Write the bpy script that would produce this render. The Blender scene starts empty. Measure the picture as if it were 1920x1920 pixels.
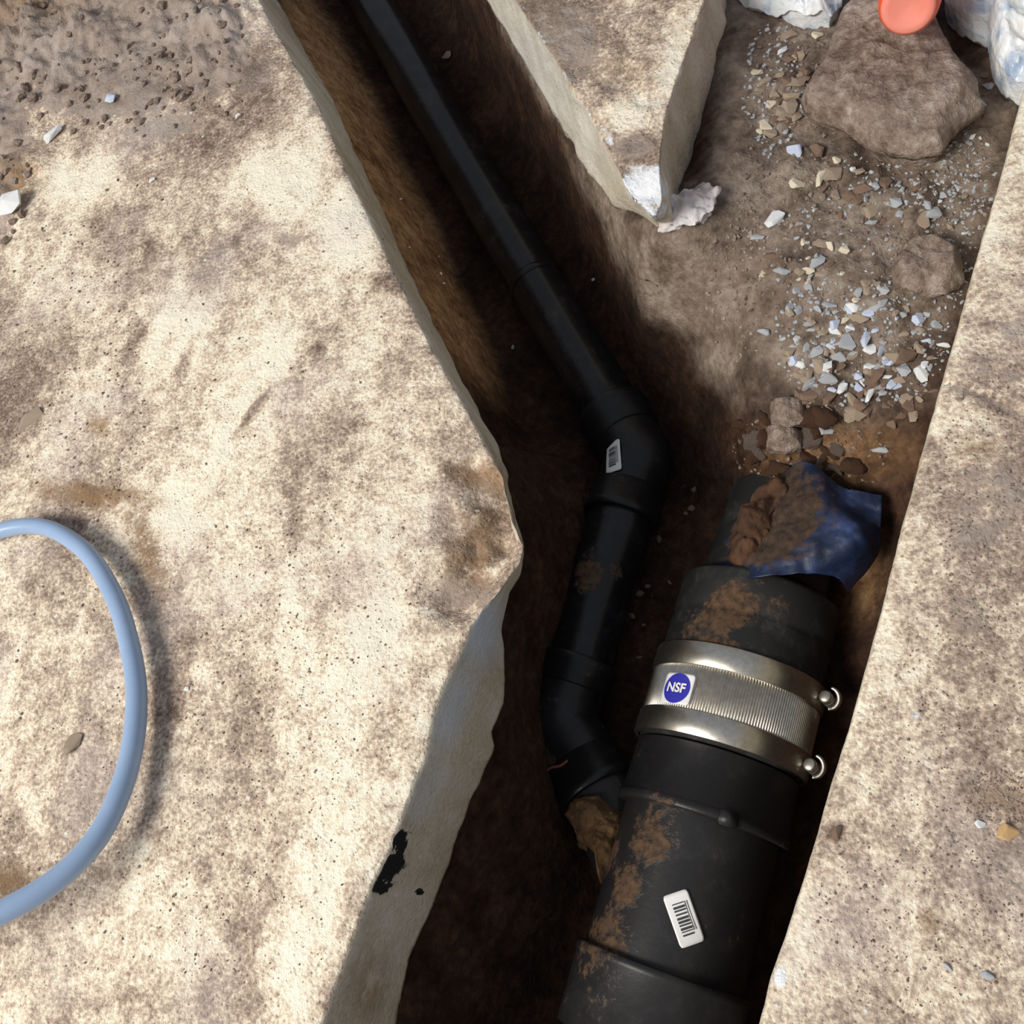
import bpy, bmesh, math, random
import numpy as np
from mathutils import Vector, Matrix, noise

# ------------------------------------------------------------------ camera, world, light, exposure
sc = bpy.context.scene
col = sc.collection
F = 1920.0
H = 0.60                                   # camera height above the top of the slab
NAD = np.array([740.0, 940.0])             # where "straight down" lands, from the picture centre
dn = np.array([NAD[0], -NAD[1], -F]); dn /= np.linalg.norm(dn)
U = -dn
X = np.array([1.0, 0, 0]); X = X - U * X.dot(U); X /= np.linalg.norm(X)
Y = np.cross(U, X)
R = np.array([X, Y, U])                    # world = R @ cam
cd = bpy.data.cameras.new('camera'); cam = bpy.data.objects.new('camera', cd); col.objects.link(cam)
cd.sensor_width = 36; cd.lens = 36 * F / 1920; cd.clip_start = 0.02
M4 = Matrix([list(R[0]) + [0], list(R[1]) + [0], list(R[2]) + [H], [0, 0, 0, 1]])
cam.matrix_world = M4
sc.camera = cam

w = bpy.data.worlds.new('world'); sc.world = w; w.use_nodes = True
nt = w.node_tree; bg = nt.nodes['Background']
tc = nt.nodes.new('ShaderNodeTexCoord'); sp = nt.nodes.new('ShaderNodeSeparateXYZ'); rp = nt.nodes.new('ShaderNodeValToRGB')
nt.links.new(tc.outputs['Generated'], sp.inputs[0]); nt.links.new(sp.outputs['Z'], rp.inputs[0]); nt.links.new(rp.outputs[0], bg.inputs[0])
rp.color_ramp.elements[0].position = 0.0; rp.color_ramp.elements[0].color = (0.55, 0.56, 0.60, 1)
rp.color_ramp.elements[1].position = 1.0; rp.color_ramp.elements[1].color = (0.74, 0.80, 0.92, 1)
bg.inputs[1].default_value = 0.42

def area(name, loc, size, power, colr):
    ld = bpy.data.lights.new(name, 'AREA'); ld.shape = 'RECTANGLE'; ld.size, ld.size_y = size; ld.energy = power; ld.color = colr
    o = bpy.data.objects.new(name, ld); col.objects.link(o); o.location = loc
    o.rotation_euler = (Vector((-0.15, 0.1, 0)) - Vector(loc)).to_track_quat('-Z', 'Y').to_euler()
    return o
area('daylight_opening', (-2.3, -1.3, 2.7), (1.9, 1.4), 156, (1.0, 0.95, 0.86))
sc.view_settings.view_transform = 'Standard'; sc.view_settings.look = 'None'
sc.view_settings.gamma = 1.0; sc.view_settings.exposure = 0.0
try: sc.view_settings.use_curve_mapping = False
except Exception: pass

# ------------------------------------------------------------------ helpers
def P(px, py, z=0.0):
    """photo pixel -> point of the place at height z"""
    d = R @ np.array([px - 960.0, 960.0 - py, -F])
    t = (z - H) / d[2]
    return Vector((d[0] * t, d[1] * t, z))
RI = np.linalg.inv(R)
def proj(x, y, z):
    c = RI @ np.array([x, y, z - H]); return 960 + F * c[0] / -c[2], 960 - F * c[1] / -c[2]
def projv(A):
    c = (A - np.array([0, 0, H])) @ RI.T
    return np.stack([960 + F * c[:, 0] / -c[:, 2], 960 - F * c[:, 1] / -c[:, 2]], 1)
def scale_at(px, py, z=0.0):               # metres per pixel
    return (P(px + 1, py, z) - P(px, py, z)).length

def mesh_obj(name, verts, faces, mat, parent=None, smooth=True, loc=None):
    me = bpy.data.meshes.new(name)
    if loc is not None:
        L = Vector(loc); verts = [Vector(v) - L for v in verts]
    me.from_pydata([tuple(v) for v in verts], [], faces); me.update()
    if smooth: me.polygons.foreach_set('use_smooth', [True] * len(me.polygons))
    me.materials.append(mat)
    o = bpy.data.objects.new(name, me); col.objects.link(o)
    if loc is not None: o.location = loc
    if parent: o.parent = parent
    return o
def bm_obj(name, bm, mat, parent=None, smooth=True, loc=None):
    bmesh.ops.recalc_face_normals(bm, faces=bm.faces)
    me = bpy.data.meshes.new(name); bm.to_mesh(me); bm.free()
    if smooth: me.polygons.foreach_set('use_smooth', [True] * len(me.polygons))
    me.materials.append(mat)
    o = bpy.data.objects.new(name, me); col.objects.link(o)
    if loc is not None:
        me.transform(Matrix.Translation(-Vector(loc))); o.location = loc
    if parent: o.parent = parent
    return o
def tag(o, label=None, cat=None, group=None, kind=None):
    if label: o['label'] = label
    if cat: o['category'] = cat
    if group: o['group'] = group
    if kind: o['kind'] = kind
    return o
def empty(name, label, cat, loc, group=None):
    o = bpy.data.objects.new(name, None); col.objects.link(o); o.empty_display_size = 0.02; o.location = loc
    return tag(o, label, cat, group)
def child(o, root):                        # keep place, hang under root
    o.parent = root; o.matrix_parent_inverse = Matrix.Translation(-root.location); return o
def fbm(x, y, z=0.0, s=1.0, o=4):
    return noise.fractal(Vector((x * s, y * s, z * s + 3.7)), 1.0, 2.0, o)
def lerp_poly(pts, n):
    pts = [Vector(p) for p in pts]; L = [0]
    for a, b in zip(pts, pts[1:]): L.append(L[-1] + (b - a).length)
    out = []
    for i in range(n):
        t = L[-1] * i / (n - 1); k = 0
        while k < len(L) - 2 and L[k + 1] < t: k += 1
        f = (t - L[k]) / max(1e-9, L[k + 1] - L[k]); out.append(pts[k].lerp(pts[k + 1], f))
    return out
def spline(pts, n):                        # catmull-rom
    pts = [Vector(p) for p in pts]; out = []; m = len(pts) - 1
    for i in range(n):
        t = m * i / (n - 1); k = min(int(t), m - 1); f = t - k
        p0 = pts[max(k - 1, 0)]; p1 = pts[k]; p2 = pts[k + 1]; p3 = pts[min(k + 2, m)]
        out.append(0.5 * ((2 * p1) + (p2 - p0) * f + (2 * p0 - 5 * p1 + 4 * p2 - p3) * f * f + (3 * p1 - p0 - 3 * p2 + p3) * f ** 3))
    return out
def sweep(path, radii, seg=48, cap=True, ref=Vector((0, 0, 1))):
    """tube along path; returns verts, faces"""
    V, Fc = [], []; n = len(path)
    for i, p in enumerate(path):
        t = (path[min(i + 1, n - 1)] - path[max(i - 1, 0)]).normalized()
        s = t.cross(ref).normalized(); u = s.cross(t).normalized(); r = radii[i] if hasattr(radii, '__len__') else radii
        for k in range(seg):
            a = 2 * math.pi * k / seg; V.append(p + (s * math.cos(a) + u * math.sin(a)) * r)
    for i in range(n - 1):
        for k in range(seg):
            k2 = (k + 1) % seg; Fc.append((i * seg + k, i * seg + k2, (i + 1) * seg + k2, (i + 1) * seg + k))
    if cap:
        Fc.append(tuple(range(seg - 1, -1, -1))); Fc.append(tuple((n - 1) * seg + k for k in range(seg)))
    return V, Fc
def lathe(a, b, prof, seg=72):
    """prof: list of (t along a->b in metres, radius); closed ring if radii start and end equal to bore"""
    d = (b - a).normalized()
    path = [a + d * t for t, r in prof]
    # sweep with constant tangent
    s = d.cross(Vector((0, 0, 1))).normalized(); u = s.cross(d).normalized(); V, Fc = [], []
    for (t, r), p in zip(prof, path):
        for k in range(seg):
            an = 2 * math.pi * k / seg; V.append(p + (s * math.cos(an) + u * math.sin(an)) * r)
    for i in range(len(prof) - 1):
        for k in range(seg):
            k2 = (k + 1) % seg; Fc.append((i * seg + k, i * seg + k2, (i + 1) * seg + k2, (i + 1) * seg + k))
    return V, Fc

# ------------------------------------------------------------------ materials
class NT:
    def __init__(s, name):
        s.m = bpy.data.materials.new(name); s.m.use_nodes = True; s.t = s.m.node_tree; s.b = s.t.nodes['Principled BSDF']
        s.co = s.t.nodes.new('ShaderNodeNewGeometry').outputs['Position']; s.oc = s.t.nodes.new('ShaderNodeTexCoord').outputs['Object']
    def n(s, k): return s.t.nodes.new(k)
    def l(s, a, b): s.t.links.new(a, b)
    def noise(s, scale, detail=4, rough=.6, co=None, dist=0.0, off=None, stretch=None):
        n = s.n('ShaderNodeTexNoise'); n.inputs['Scale'].default_value = scale; n.inputs['Detail'].default_value = detail
        n.inputs['Roughness'].default_value = rough; n.inputs['Distortion'].default_value = dist
        c = s.co if co is None else co
        if off or stretch:
            mp = s.n('ShaderNodeMapping'); s.l(c, mp.inputs[0])
            if off: mp.inputs['Location'].default_value = off
            if stretch: mp.inputs['Scale'].default_value = stretch[0]; mp.inputs['Rotation'].default_value = (0, 0, stretch[1])
            c = mp.outputs[0]
        s.l(c, n.inputs['Vector']); return n.outputs['Fac']
    def vor(s, scale, feature='F1', co=None, rnd=1.0):
        n = s.n('ShaderNodeTexVoronoi'); n.feature = feature; n.inputs['Scale'].default_value = scale; n.inputs['Randomness'].default_value = rnd
        s.l(s.co if co is None else co, n.inputs['Vector']); return n
    def ramp(s, f, stops):
        r = s.n('ShaderNodeValToRGB'); e = r.color_ramp.elements
        while len(e) < len(stops): e.new(0.5)
        for q, (p, c) in zip(e, stops): q.position = p; q.color = (tuple(c) + (1,)) if len(c) == 3 else c
        s.l(f, r.inputs[0]); return r.outputs[0]
    def fr(s, f, a, b, x=0.0, y=1.0):
        r = s.n('ShaderNodeMapRange'); r.interpolation_type = 'SMOOTHSTEP'
        for i, v in zip((1, 2, 3, 4), (a, b, x, y)): r.inputs[i].default_value = v
        s.l(f, r.inputs[0]); return r.outputs[0]
    def math(s, op, a, b=None, clamp=False):
        m = s.n('ShaderNodeMath'); m.operation = op; m.use_clamp = clamp
        for i, v in enumerate((a, b)):
            if v is None: continue
            if isinstance(v, (int, float)): m.inputs[i].default_value = v
            else: s.l(v, m.inputs[i])
        return m.outputs[0]
    def mix(s, f, a, b, mode='MIX'):
        m = s.n('ShaderNodeMix'); m.data_type = 'RGBA'; m.blend_type = mode
        for i, v in ((0, f), (6, a), (7, b)):
            if isinstance(v, (int, float)): m.inputs[i].default_value = v
            elif isinstance(v, tuple): m.inputs[i].default_value = v + (1,)
            else: s.l(v, m.inputs[i])
        return m.outputs[2]
    def attr(s, name):
        a = s.n('ShaderNodeAttribute'); a.attribute_name = name; return a.outputs['Fac']
    def bump(s, h, strength=.5, dist=.004):
        b = s.n('ShaderNodeBump'); b.inputs['Strength'].default_value = strength; b.inputs['Distance'].default_value = dist
        s.l(h, b.inputs['Height']); s.l(b.outputs[0], s.b.inputs['Normal'])
    def set(s, color=None, rough=.8, metal=0, spec=.5):
        if color is not None:
            if isinstance(color, tuple): s.b.inputs['Base Color'].default_value = color + (1,)
            else: s.l(color, s.b.inputs['Base Color'])
        if isinstance(rough, (int, float)): s.b.inputs['Roughness'].default_value = rough
        else: s.l(rough, s.b.inputs['Roughness'])
        s.b.inputs['Metallic'].default_value = metal; s.b.inputs['Specular IOR Level'].default_value = spec
        return s.m

def mat_slab():
    s = NT('mottled_concrete'); D = s.attr('dirt'); Wt = s.attr('white'); E = s.attr('side'); K = s.attr('dark')
    n1 = s.noise(16, 6, .62, stretch=((1.0, 0.55, 1), 0.6)); n2 = s.noise(75, 5, .65); n3 = s.noise(330, 3, .6)
    v = s.math('ADD', s.math('MULTIPLY', D, 1.0), s.math('MULTIPLY', s.math('SUBTRACT', n1, .5), 2.0))
    v = s.math('ADD', v, s.math('MULTIPLY', s.math('SUBTRACT', n2, .5), 1.5))
    v = s.math('ADD', v, s.math('MULTIPLY', s.math('SUBTRACT', n3, .5), 1.45))
    c = s.ramp(v, [(0.0, (.96, .89, .73)), (.2, (.84, .725, .56)), (.38, (.66, .535, .415)), (.58, (.455, .35, .275)), (.8, (.31, .235, .185)), (1.0, (.19, .135, .10))])
    # aggregate speckle and pits
    vo = s.vor(210); spk = s.fr(vo.outputs['Distance'], .10, .24, 1, 0)
    pick = s.fr(s.noise(70, 2, .5, off=(3, 1, 0)), .50, .58)
    c = s.mix(s.math('MULTIPLY', s.math('MULTIPLY', spk, pick), .6), c, (.20, .145, .105))
    vo2 = s.vor(95); sp2 = s.fr(vo2.outputs['Distance'], .10, .22, 1, 0)
    pick2 = s.fr(s.noise(60, 2, .5, off=(1, 5, 0)), .56, .63)
    c = s.mix(s.math('MULTIPLY', s.math('MULTIPLY', sp2, pick2), .7), c, (.94, .90, .82))
    mud = s.fr(s.math('ADD', s.attr('mud'), s.math('MULTIPLY', s.math('SUBTRACT', n2, .5), .8)), .25, .6)
    c = s.mix(s.math('MULTIPLY', mud, .9), c, s.ramp(s.math('ADD', n2, s.math('MULTIPLY', s.math('SUBTRACT', n3, .5), .5)), [(.25, (.17, .125, .10)), (.45, (.32, .255, .215)), (.65, (.43, .36, .315))]))
    # cool grey drift
    g = s.math('MULTIPLY', s.fr(s.noise(9, 3, .5, off=(7, 2, 0)), .5, .68), .55)
    c = s.mix(g, c, s.mix(.5, c, (.62, .55, .52)))
    # sawn side
    n4 = s.noise(26, 6, .65, stretch=((1, 1, .3), 0)); sc_ = s.ramp(s.math('ADD', n4, s.math('MULTIPLY', s.math('SUBTRACT', n3, .5), .5)), [(.25, (.44, .38, .27)), (.5, (.66, .59, .46)), (.75, (.80, .75, .66))])
    sb = s.mix(s.attr('blue'), sc_, (.66, .72, .80))
    c = s.mix(E, c, sb)
    c = s.mix(s.math('MULTIPLY', s.attr('ochre'), s.fr(n2, .3, .55)), c, (.33, .20, .095))
    wv = s.fr(s.math('ADD', Wt, s.math('MULTIPLY', s.math('SUBTRACT', n2, .5), 1.4)), .35, .6)
    c = s.mix(wv, c, (.86, .88, .92))
    kv = s.fr(s.math('ADD', K, s.math('MULTIPLY', s.math('SUBTRACT', n2, .5), 1.6)), .45, .6)
    c = s.mix(kv, c, (.018, .018, .02))
    hgt = s.math('ADD', s.math('ADD', n2, s.math('MULTIPLY', n3, .5)), s.math('MULTIPLY', spk, -.25))
    s.bump(hgt, .55, .005)
    return s.set(c, .88, spec=.25)
def mat_soil():
    s = NT('damp_brown_soil'); n1 = s.noise(22, 6, .65); n2 = s.noise(110, 4, .65); L = s.attr('pale')
    v = s.math('ADD', n1, s.math('MULTIPLY', s.math('SUBTRACT', n2, .5), .8))
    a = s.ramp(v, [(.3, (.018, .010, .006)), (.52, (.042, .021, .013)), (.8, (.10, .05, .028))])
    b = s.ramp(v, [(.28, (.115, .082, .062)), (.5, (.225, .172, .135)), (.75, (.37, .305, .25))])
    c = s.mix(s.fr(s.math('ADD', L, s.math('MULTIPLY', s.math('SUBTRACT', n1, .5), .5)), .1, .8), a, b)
    o = s.ramp(v, [(.3, (.20, .10, .045)), (.55, (.50, .28, .13)), (.8, (.72, .48, .26))])
    c = s.mix(s.attr('ochre'), c, o)
    s.bump(s.math('ADD', s.math('MULTIPLY', n1, .6), n2), .7, .006)
    return s.set(c, .9, spec=.2)
def mat_simple(name, c1, c2, scale=60, rough=.8, bump=.4, bd=.003, spec=.3, metal=0):
    s = NT(name); n = s.noise(scale, 5, .65, co=s.oc); c = s.ramp(n, [(.3, c1), (.7, c2)])
    if bump: s.bump(n, bump, bd)
    return s.set(c, rough, metal, spec)
def mat_plastic(name, base, spots, rough=.42, amount=1.0, haze=.25):
    """black moulded plastic; spots = [(point, radius, strength)] of settled soil"""
    s = NT(name); n1 = s.noise(38, 5, .7); n2 = s.noise(190, 4, .65); acc = None
    for p, r, k in spots:
        d = s.n('ShaderNodeVectorMath'); d.operation = 'DISTANCE'; s.l(s.co, d.inputs[0]); d.inputs[1].default_value = tuple(p)
        m = s.fr(d.outputs['Value'], r * .25, r, k, 0); acc = m if acc is None else s.math('MAXIMUM', acc, m)
    hz = s.math('MULTIPLY', s.fr(n1, .45, .75), haze)
    if acc is not None:
        dirt = s.fr(s.math('ADD', acc, s.math('MULTIPLY', s.math('SUBTRACT', s.math('ADD', n1, s.math('MULTIPLY', n2, .6)), .8), 2.6)), .36, .95)
    else: dirt = None
    c = s.mix(hz, base, tuple(min(1, x * 2.2 + .02) for x in base))
    if dirt is not None:
        dc = s.ramp(n2, [(.3, (.05, .027, .014)), (.7, (.17, .095, .05))]); c = s.mix(s.math('MULTIPLY', dirt, .75), c, dc)
        rg = s.math('ADD', s.math('MULTIPLY', dirt, .4), s.math('ADD', rough - .05, s.math('MULTIPLY', n1, .1)))
        s.bump(s.math('ADD', s.math('MULTIPLY', dirt, 1.0), s.math('MULTIPLY', n2, .25)), .35, .002)
        return s.set(c, rg, spec=.35)
    s.bump(n2, .08, .001)
    return s.set(c, rough, spec=.5)
SLAB = mat_slab(); SOIL = mat_soil()
def mat_clod():
    s = NT('dry_soil_clod'); n1 = s.noise(24, 6, .7, co=s.oc); n2 = s.noise(120, 5, .7, co=s.oc)
    v = s.math('ADD', n1, s.math('MULTIPLY', s.math('SUBTRACT', n2, .5), .9))
    c = s.ramp(v, [(.3, (.17, .12, .095)), (.48, (.29, .22, .18)), (.6, (.38, .305, .26)), (.75, (.56, .48, .43))])
    s.bump(s.math('ADD', s.math('MULTIPLY', n1, .8), n2), .85, .006); return s.set(c, .95, spec=.15)
CLOD = mat_clod()
CLODR = mat_simple('reddish_soil_clod', (.035, .018, .010), (.13, .064, .036), 60, .9, .6, .004)
CLODO = mat_simple('ochre_wet_clay', (.05, .026, .012), (.19, .105, .045), 50, .75, .5, .003)
G = {'white': mat_simple('white_stone', (.66, .68, .70), (.90, .92, .93), 60, .7, .25, .002),
     'blue': mat_simple('bluish_stone', (.42, .48, .66), (.72, .78, .92), 50, .6, .25, .002),
     'grey': mat_simple('grey_stone', (.30, .32, .34), (.56, .58, .61), 80, .75, .3, .002),
     'cream': mat_simple('cream_stone', (.62, .53, .38), (.86, .79, .64), 70, .75, .3, .002),
     'brown': mat_simple('brown_stone', (.15, .09, .062), (.31, .215, .16), 80, .85, .4, .003),
     'tan': mat_simple('tan_stone', (.30, .225, .165), (.50, .40, .31), 80, .85, .4, .003),
     'amber': mat_simple('amber_stone', (.55, .30, .10), (.85, .62, .34), 60, .55, .3, .002)}

# ------------------------------------------------------------------ bilinear stain chart (left slab, right slab)
LX = [0, 120, 240, 360, 480, 600, 720, 840, 960]
LY = list(range(0, 1921, 120))
LD = [[.98, .95, .88, .82, .55, .3, .3, .3, .3], [.95, .92, .86, .82, .70, .4, .3, .3, .3], [.95, .48, .74, .74, .62, .38, .3, .3, .3],
      [.66, .16, .36, .54, .18, .02, .3, .3, .3], [.48, .40, .42, .50, .45, .15, .35, .3, .3], [.52, .50, .30, .22, .28, .30, .45, .3, .3],
      [.58, .50, .32, .22, .42, .30, .12, .35, .3], [.48, .28, .30, .22, .42, .48, .35, .45, .3], [.50, .55, .36, .14, .30, .50, .22, .62, .6],  # last row takes in some brown of the cable's shadow
      [.50, .45, .48, .16, .14, .24, .30, .60, .7], [.42, .42, .52, .52, .30, .20, .14, .22, .3], [.26, .36, .52, .52, .42, .26, .18, .28, .3],
      [.26, .42, .52, .46, .40, .30, .20, .2, .2], [.52, .46, .46, .46, .40, .30, .2, .2, .2], [.56, .50, .40, .38, .34, .26, .2, .2, .2],
      [.42, .34, .34, .40, .30, .28, .2, .2, .2], [.36, .34, .36, .36, .3, .3, .3, .3, .3]]
RX = [1440, 1560, 1680, 1800, 1920]
RY = [180, 400, 520, 640, 720, 800, 920, 1040, 1160, 1280, 1400, 1540, 1680, 1800, 1920]
RD = [[.1, .1, .1, .1, .15], [.1, .1, .1, .12, .25], [.1, .1, .1, .12, .52], [.1, .1, .2, .30, .50], [.3, .3, .5, .62, .42],
      [.2, .2, .2, .42, .62], [.2, .2, .3, .72, .72], [.2, .2, .36, .74, .62], [.2, .2, .42, .66, .56], [.2, .2, .26, .50, .50],
      [.1, .15, .42, .52, .56], [.2, .28, .50, .62, .72], [.2, .32, .50, .52, .56], [.25, .42, .46, .46, .5], [.4, .5, .5, .5, .5]]
def bil(XS, YS, T, px, py):
    T = np.array(T); fx = np.interp(px, XS, np.arange(len(XS))); fy = np.interp(py, YS, np.arange(len(YS)))
    x0 = np.minimum(fx.astype(int), len(XS) - 2); y0 = np.minimum(fy.astype(int), len(YS) - 2); a = fx - x0; b = fy - y0
    return (T[y0, x0] * (1 - a) + T[y0, x0 + 1] * a) * (1 - b) + (T[y0 + 1, x0] * (1 - a) + T[y0 + 1, x0 + 1] * a) * b
def blobs(px, py, L):
    r = np.zeros(len(px))
    for cx, cy, rx, ry, an, k in L:
        a = math.radians(an); dx = px - cx; dy = py - cy; u = (dx * math.cos(a) + dy * math.sin(a)) / rx; v = (-dx * math.sin(a) + dy * math.cos(a)) / ry
        r = np.maximum(r, k * np.clip(1.35 - np.sqrt(u * u + v * v), 0, 1))
    return r
def setattr_(o, name, arr):
    a = o.data.attributes.new(name, 'FLOAT', 'POINT'); a.data.foreach_set('value', np.asarray(arr, dtype=np.float32))

# ------------------------------------------------------------------ slabs
TH = 0.10
def ext(pts):                              # carry the polyline past both ends of the frame
    a, b = pts[0], pts[1]; c, d = pts[-2], pts[-1]
    f = lambda p, q, k: (q[0] + (q[0] - p[0]) * k, q[1] + (q[1] - p[1]) * k)
    n1 = math.hypot(b[0] - a[0], b[1] - a[1]); n2 = math.hypot(d[0] - c[0], d[1] - c[1])
    return [f(b, a, 260 / n1)] + pts + [f(c, d, 620 / n2)]
LT = ext([(484, 0), (545, 110), (590, 190), (652, 330), (700, 430), (738, 510), (790, 620), (850, 730), (905, 830), (932, 880), (948, 955), (976, 1020), (974, 1050), (930, 1105), (895, 1140), (868, 1200), (825, 1290), (806, 1340), (800, 1395), (772, 1465), (742, 1550), (690, 1662), (645, 1790), (600, 1912)])
LB = ext([(516, 0), (575, 105), (622, 190), (684, 330), (728, 430), (764, 510), (816, 620), (872, 730), (925, 830), (945, 880), (958, 955), (980, 1020), (970, 1080), (944, 1125), (938, 1180), (942, 1250), (938, 1320), (916, 1375), (922, 1402), (878, 1500), (842, 1600), (806, 1700), (762, 1800), (738, 1912)])
RT = ext([(1925, 160), (1880, 330), (1830, 500), (1780, 680), (1735, 840), (1690, 1010), (1650, 1170), (1606, 1330), (1560, 1480), (1520, 1620), (1478, 1750), (1450, 1830), (1430, 1912)])

def edge_fn(pts, z):
    Wp = [P(x, y, z) for x, y in pts]; ys = [p.y for p in Wp]; xs = [p.x for p in Wp]
    o = np.argsort(ys); return lambda y: float(np.interp(y, np.array(ys)[o], np.array(xs)[o]))
lt, lb, rt = edge_fn(LT, 0), edge_fn(LB, -TH), edge_fn(RT, 0)

def slab(name, side, yr, xfar, topf, botf, rgh=1.0):
    STEP = .0034; V, Fc, E = [], [], []
    ys = np.arange(yr[0], yr[1], STEP); NC = 235; NS = 26
    for y in ys:
        xe = topf(y) + rgh * .0020 * fbm(0, y, 0, 70, 4); xb = botf(y) + rgh * .003 * fbm(5, y, 0, 45, 4)
        for i in range(NC):
            t = i / (NC - 1); x = xfar + (xe - xfar) * (1 - (1 - t) ** 1.35)
            d = abs(xe - x)
            V.append([x, y, -.0018 * math.exp(-d / .004)]); E.append(0)
        for j in range(1, NS + 1):
            t = j / NS; x = xe + (xb - xe) * t ** .9 + side * rgh * .002 * fbm(9, y, t * .1, 35, 4) * math.sin(math.pi * min(1, t * 1.2)) + side * .002 * (1 if t > .02 else 0)
            V.append([x, y, -.0018 - (TH - .0018) * t]); E.append(1)
        V.append([xfar, y, -TH]); E.append(1)
    n = NC + NS + 1
    for r in range(len(ys) - 1):
        for c in range(n - 1):
            a = r * n + c; q = (a, a + 1, a + n + 1, a + n); Fc.append(q if side > 0 else q[::-1])
    V = np.array(V); E = np.array(E, float)
    pp = projv(V); px, py = pp[:, 0], pp[:, 1]
    return V, Fc, E, px, py

def top_relief(V, E, dirt, extra=None, amp=.0035):
    for i in range(len(V)):
        if E[i] == 0:
            x, y = V[i, 0], V[i, 1]; h = .0009 * fbm(x, y, 0, 60, 3) + amp * max(0, dirt[i] - .35) * (.6 + 1.3 * fbm(x, y, 1, 38, 5))
            V[i, 2] += h + (extra[i] if extra is not None else 0)

V, Fc, E, px, py = slab('slab', 1, (P(0, 2150).y - .08, P(0, -140).y), P(-120, 60).x - .28, lt, lb, .6)
dirt = bil(LX, LY, LD, px, py)
dirt = np.maximum(dirt, blobs(px, py, [(870, 890, 80, 30, 10, .9), (900, 1010, 70, 130, 15, .72), (840, 1120, 65, 40, 20, .75), (720, 535, 60, 26, 15, .8), (600, 205, 28, 30, 0, .75), (60, 785, 42, 38, 0, .75),
    (590, 660, 26, 12, 0, .8), (270, 1020, 30, 110, -25, .72), (160, 930, 130, 36, 5, .8), (20, 1650, 60, 50, 0, .85), (550, 990, 26, 50, 0, .7), (130, 1400, 40, 40, 0, .65), (640, 800, 70, 60, 0, .62), (475, 770, 85, 13, 128, .95), (345, 680, 70, 16, 112, .75), (250, 640, 90, 20, 120, .7), (280, 470, 24, 50, 0, .75), (440, 450, 16, 20, 0, .8), (595, 655, 22, 12, 0, .9)]))  # brown beside the cable, upper right and lower left, is its shadow painted in
light_ = blobs(px, py, [(520, 340, 75, 60, 35, .8), (150, 340, 100, 50, 10, .7), (660, 450, 50, 80, -30, .7), (400, 780, 60, 130, 25, .55), (700, 1230, 90, 130, 15, .5), (330, 960, 40, 60, 0, .6), (60, 1520, 18, 60, -25, .7), (360, 620, 26, 90, 25, .6), (540, 640, 30, 100, 30, .5), (430, 800, 130, 26, 117, .9), (290, 640, 90, 16, 115, .6), (350, 600, 60, 14, 115, .5), (520, 620, 90, 26, 110, .6), (620, 1480, 60, 160, 10, .4), (560, 1800, 80, 90, 0, .35), (200, 1290, 22, 50, 15, .6)])
dirt = np.clip(dirt - .5 * light_, -.1, 1)
# broken shoulder of the slab, and soil heaped in the far corner
sp_ = blobs(px, py, [(900, 1010, 70, 130, 15, 1), (860, 1110, 60, 50, 0, .8), (900, 900, 50, 40, 0, .7)])
corner = blobs(px, py, [(-60, -40, 330, 220, 10, 1), (380, 60, 110, 130, 0, .55), (-40, 300, 110, 130, 0, .6)])
ex = np.array([-(.016 * sp_[i] * (1 + .9 * fbm(V[i, 0], V[i, 1], 2, 30, 4))) + .026 * corner[i] * (.5 + 1.2 * fbm(V[i, 0], V[i, 1], 4, 22, 5) + .35 * fbm(V[i, 0], V[i, 1], 9, 90, 3)) if (sp_[i] > 0 or corner[i] > 0) else 0. for i in range(len(V))])
top_relief(V, E, dirt, ex)
left_slab = mesh_obj('floor', V, Fc, SLAB)
setattr_(left_slab, 'dirt', dirt); setattr_(left_slab, 'side', E * .97)  # stain mask, with the cable's painted shadow in it
setattr_(left_slab, 'white', blobs(px, py, [(690, 1682, 16, 8, 20, .7), (850, 850, 34, 22, 0, .38)]))
setattr_(left_slab, 'mud', blobs(px, py, [(120, 60, 330, 140, 4, .9), (390, 90, 95, 110, 0, .8), (5, 240, 60, 190, 0, .9), (310, 240, 90, 34, -8, .6), (200, 180, 180, 50, 0, .8), (590, 205, 24, 24, 0, .5), (540, 450, 44, 24, 0, .5), (860, 1105, 70, 40, 0, .6), (930, 1010, 30, 60, 0, .35)]))
setattr_(left_slab, 'dark', blobs(px, py, [(724, 1632, 32, 56, 30, .9), (750, 1575, 18, 26, 0, .95), (786, 1672, 10, 10, 0, 1), (760, 1565, 16, 10, 0, .8), (712, 1665, 20, 14, 0, 1)]) * E)
setattr_(left_slab, 'ochre', np.maximum(blobs(px, py, [(880, 1030, 60, 90, 10, .55), (900, 890, 60, 26, 0, .8), (185, 800, 24, 20, 0, .8), (30, 20, 120, 30, 0, .6), (45, 340, 40, 40, 0, .7), (272, 1030, 24, 100, -22, .62), (170, 928, 130, 26, 6, .7), (20, 1660, 60, 40, -30, .6)]), E * blobs(px, py, [(690, 1850, 40, 80, 10, .6), (700, 400, 40, 200, -28, .35)])))  # brown also paints the cable's shadow and shade in the corner crevices
setattr_(left_slab, 'blue', E * blobs(px, py, [(905, 1180, 45, 80, 10, 1.0), (850, 1330, 30, 90, 20, .8), (800, 1480, 26, 70, 20, .45)]))
tag(left_slab, 'pale mottled concrete slab left of the trench with a sawn edge', kind='structure')

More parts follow.
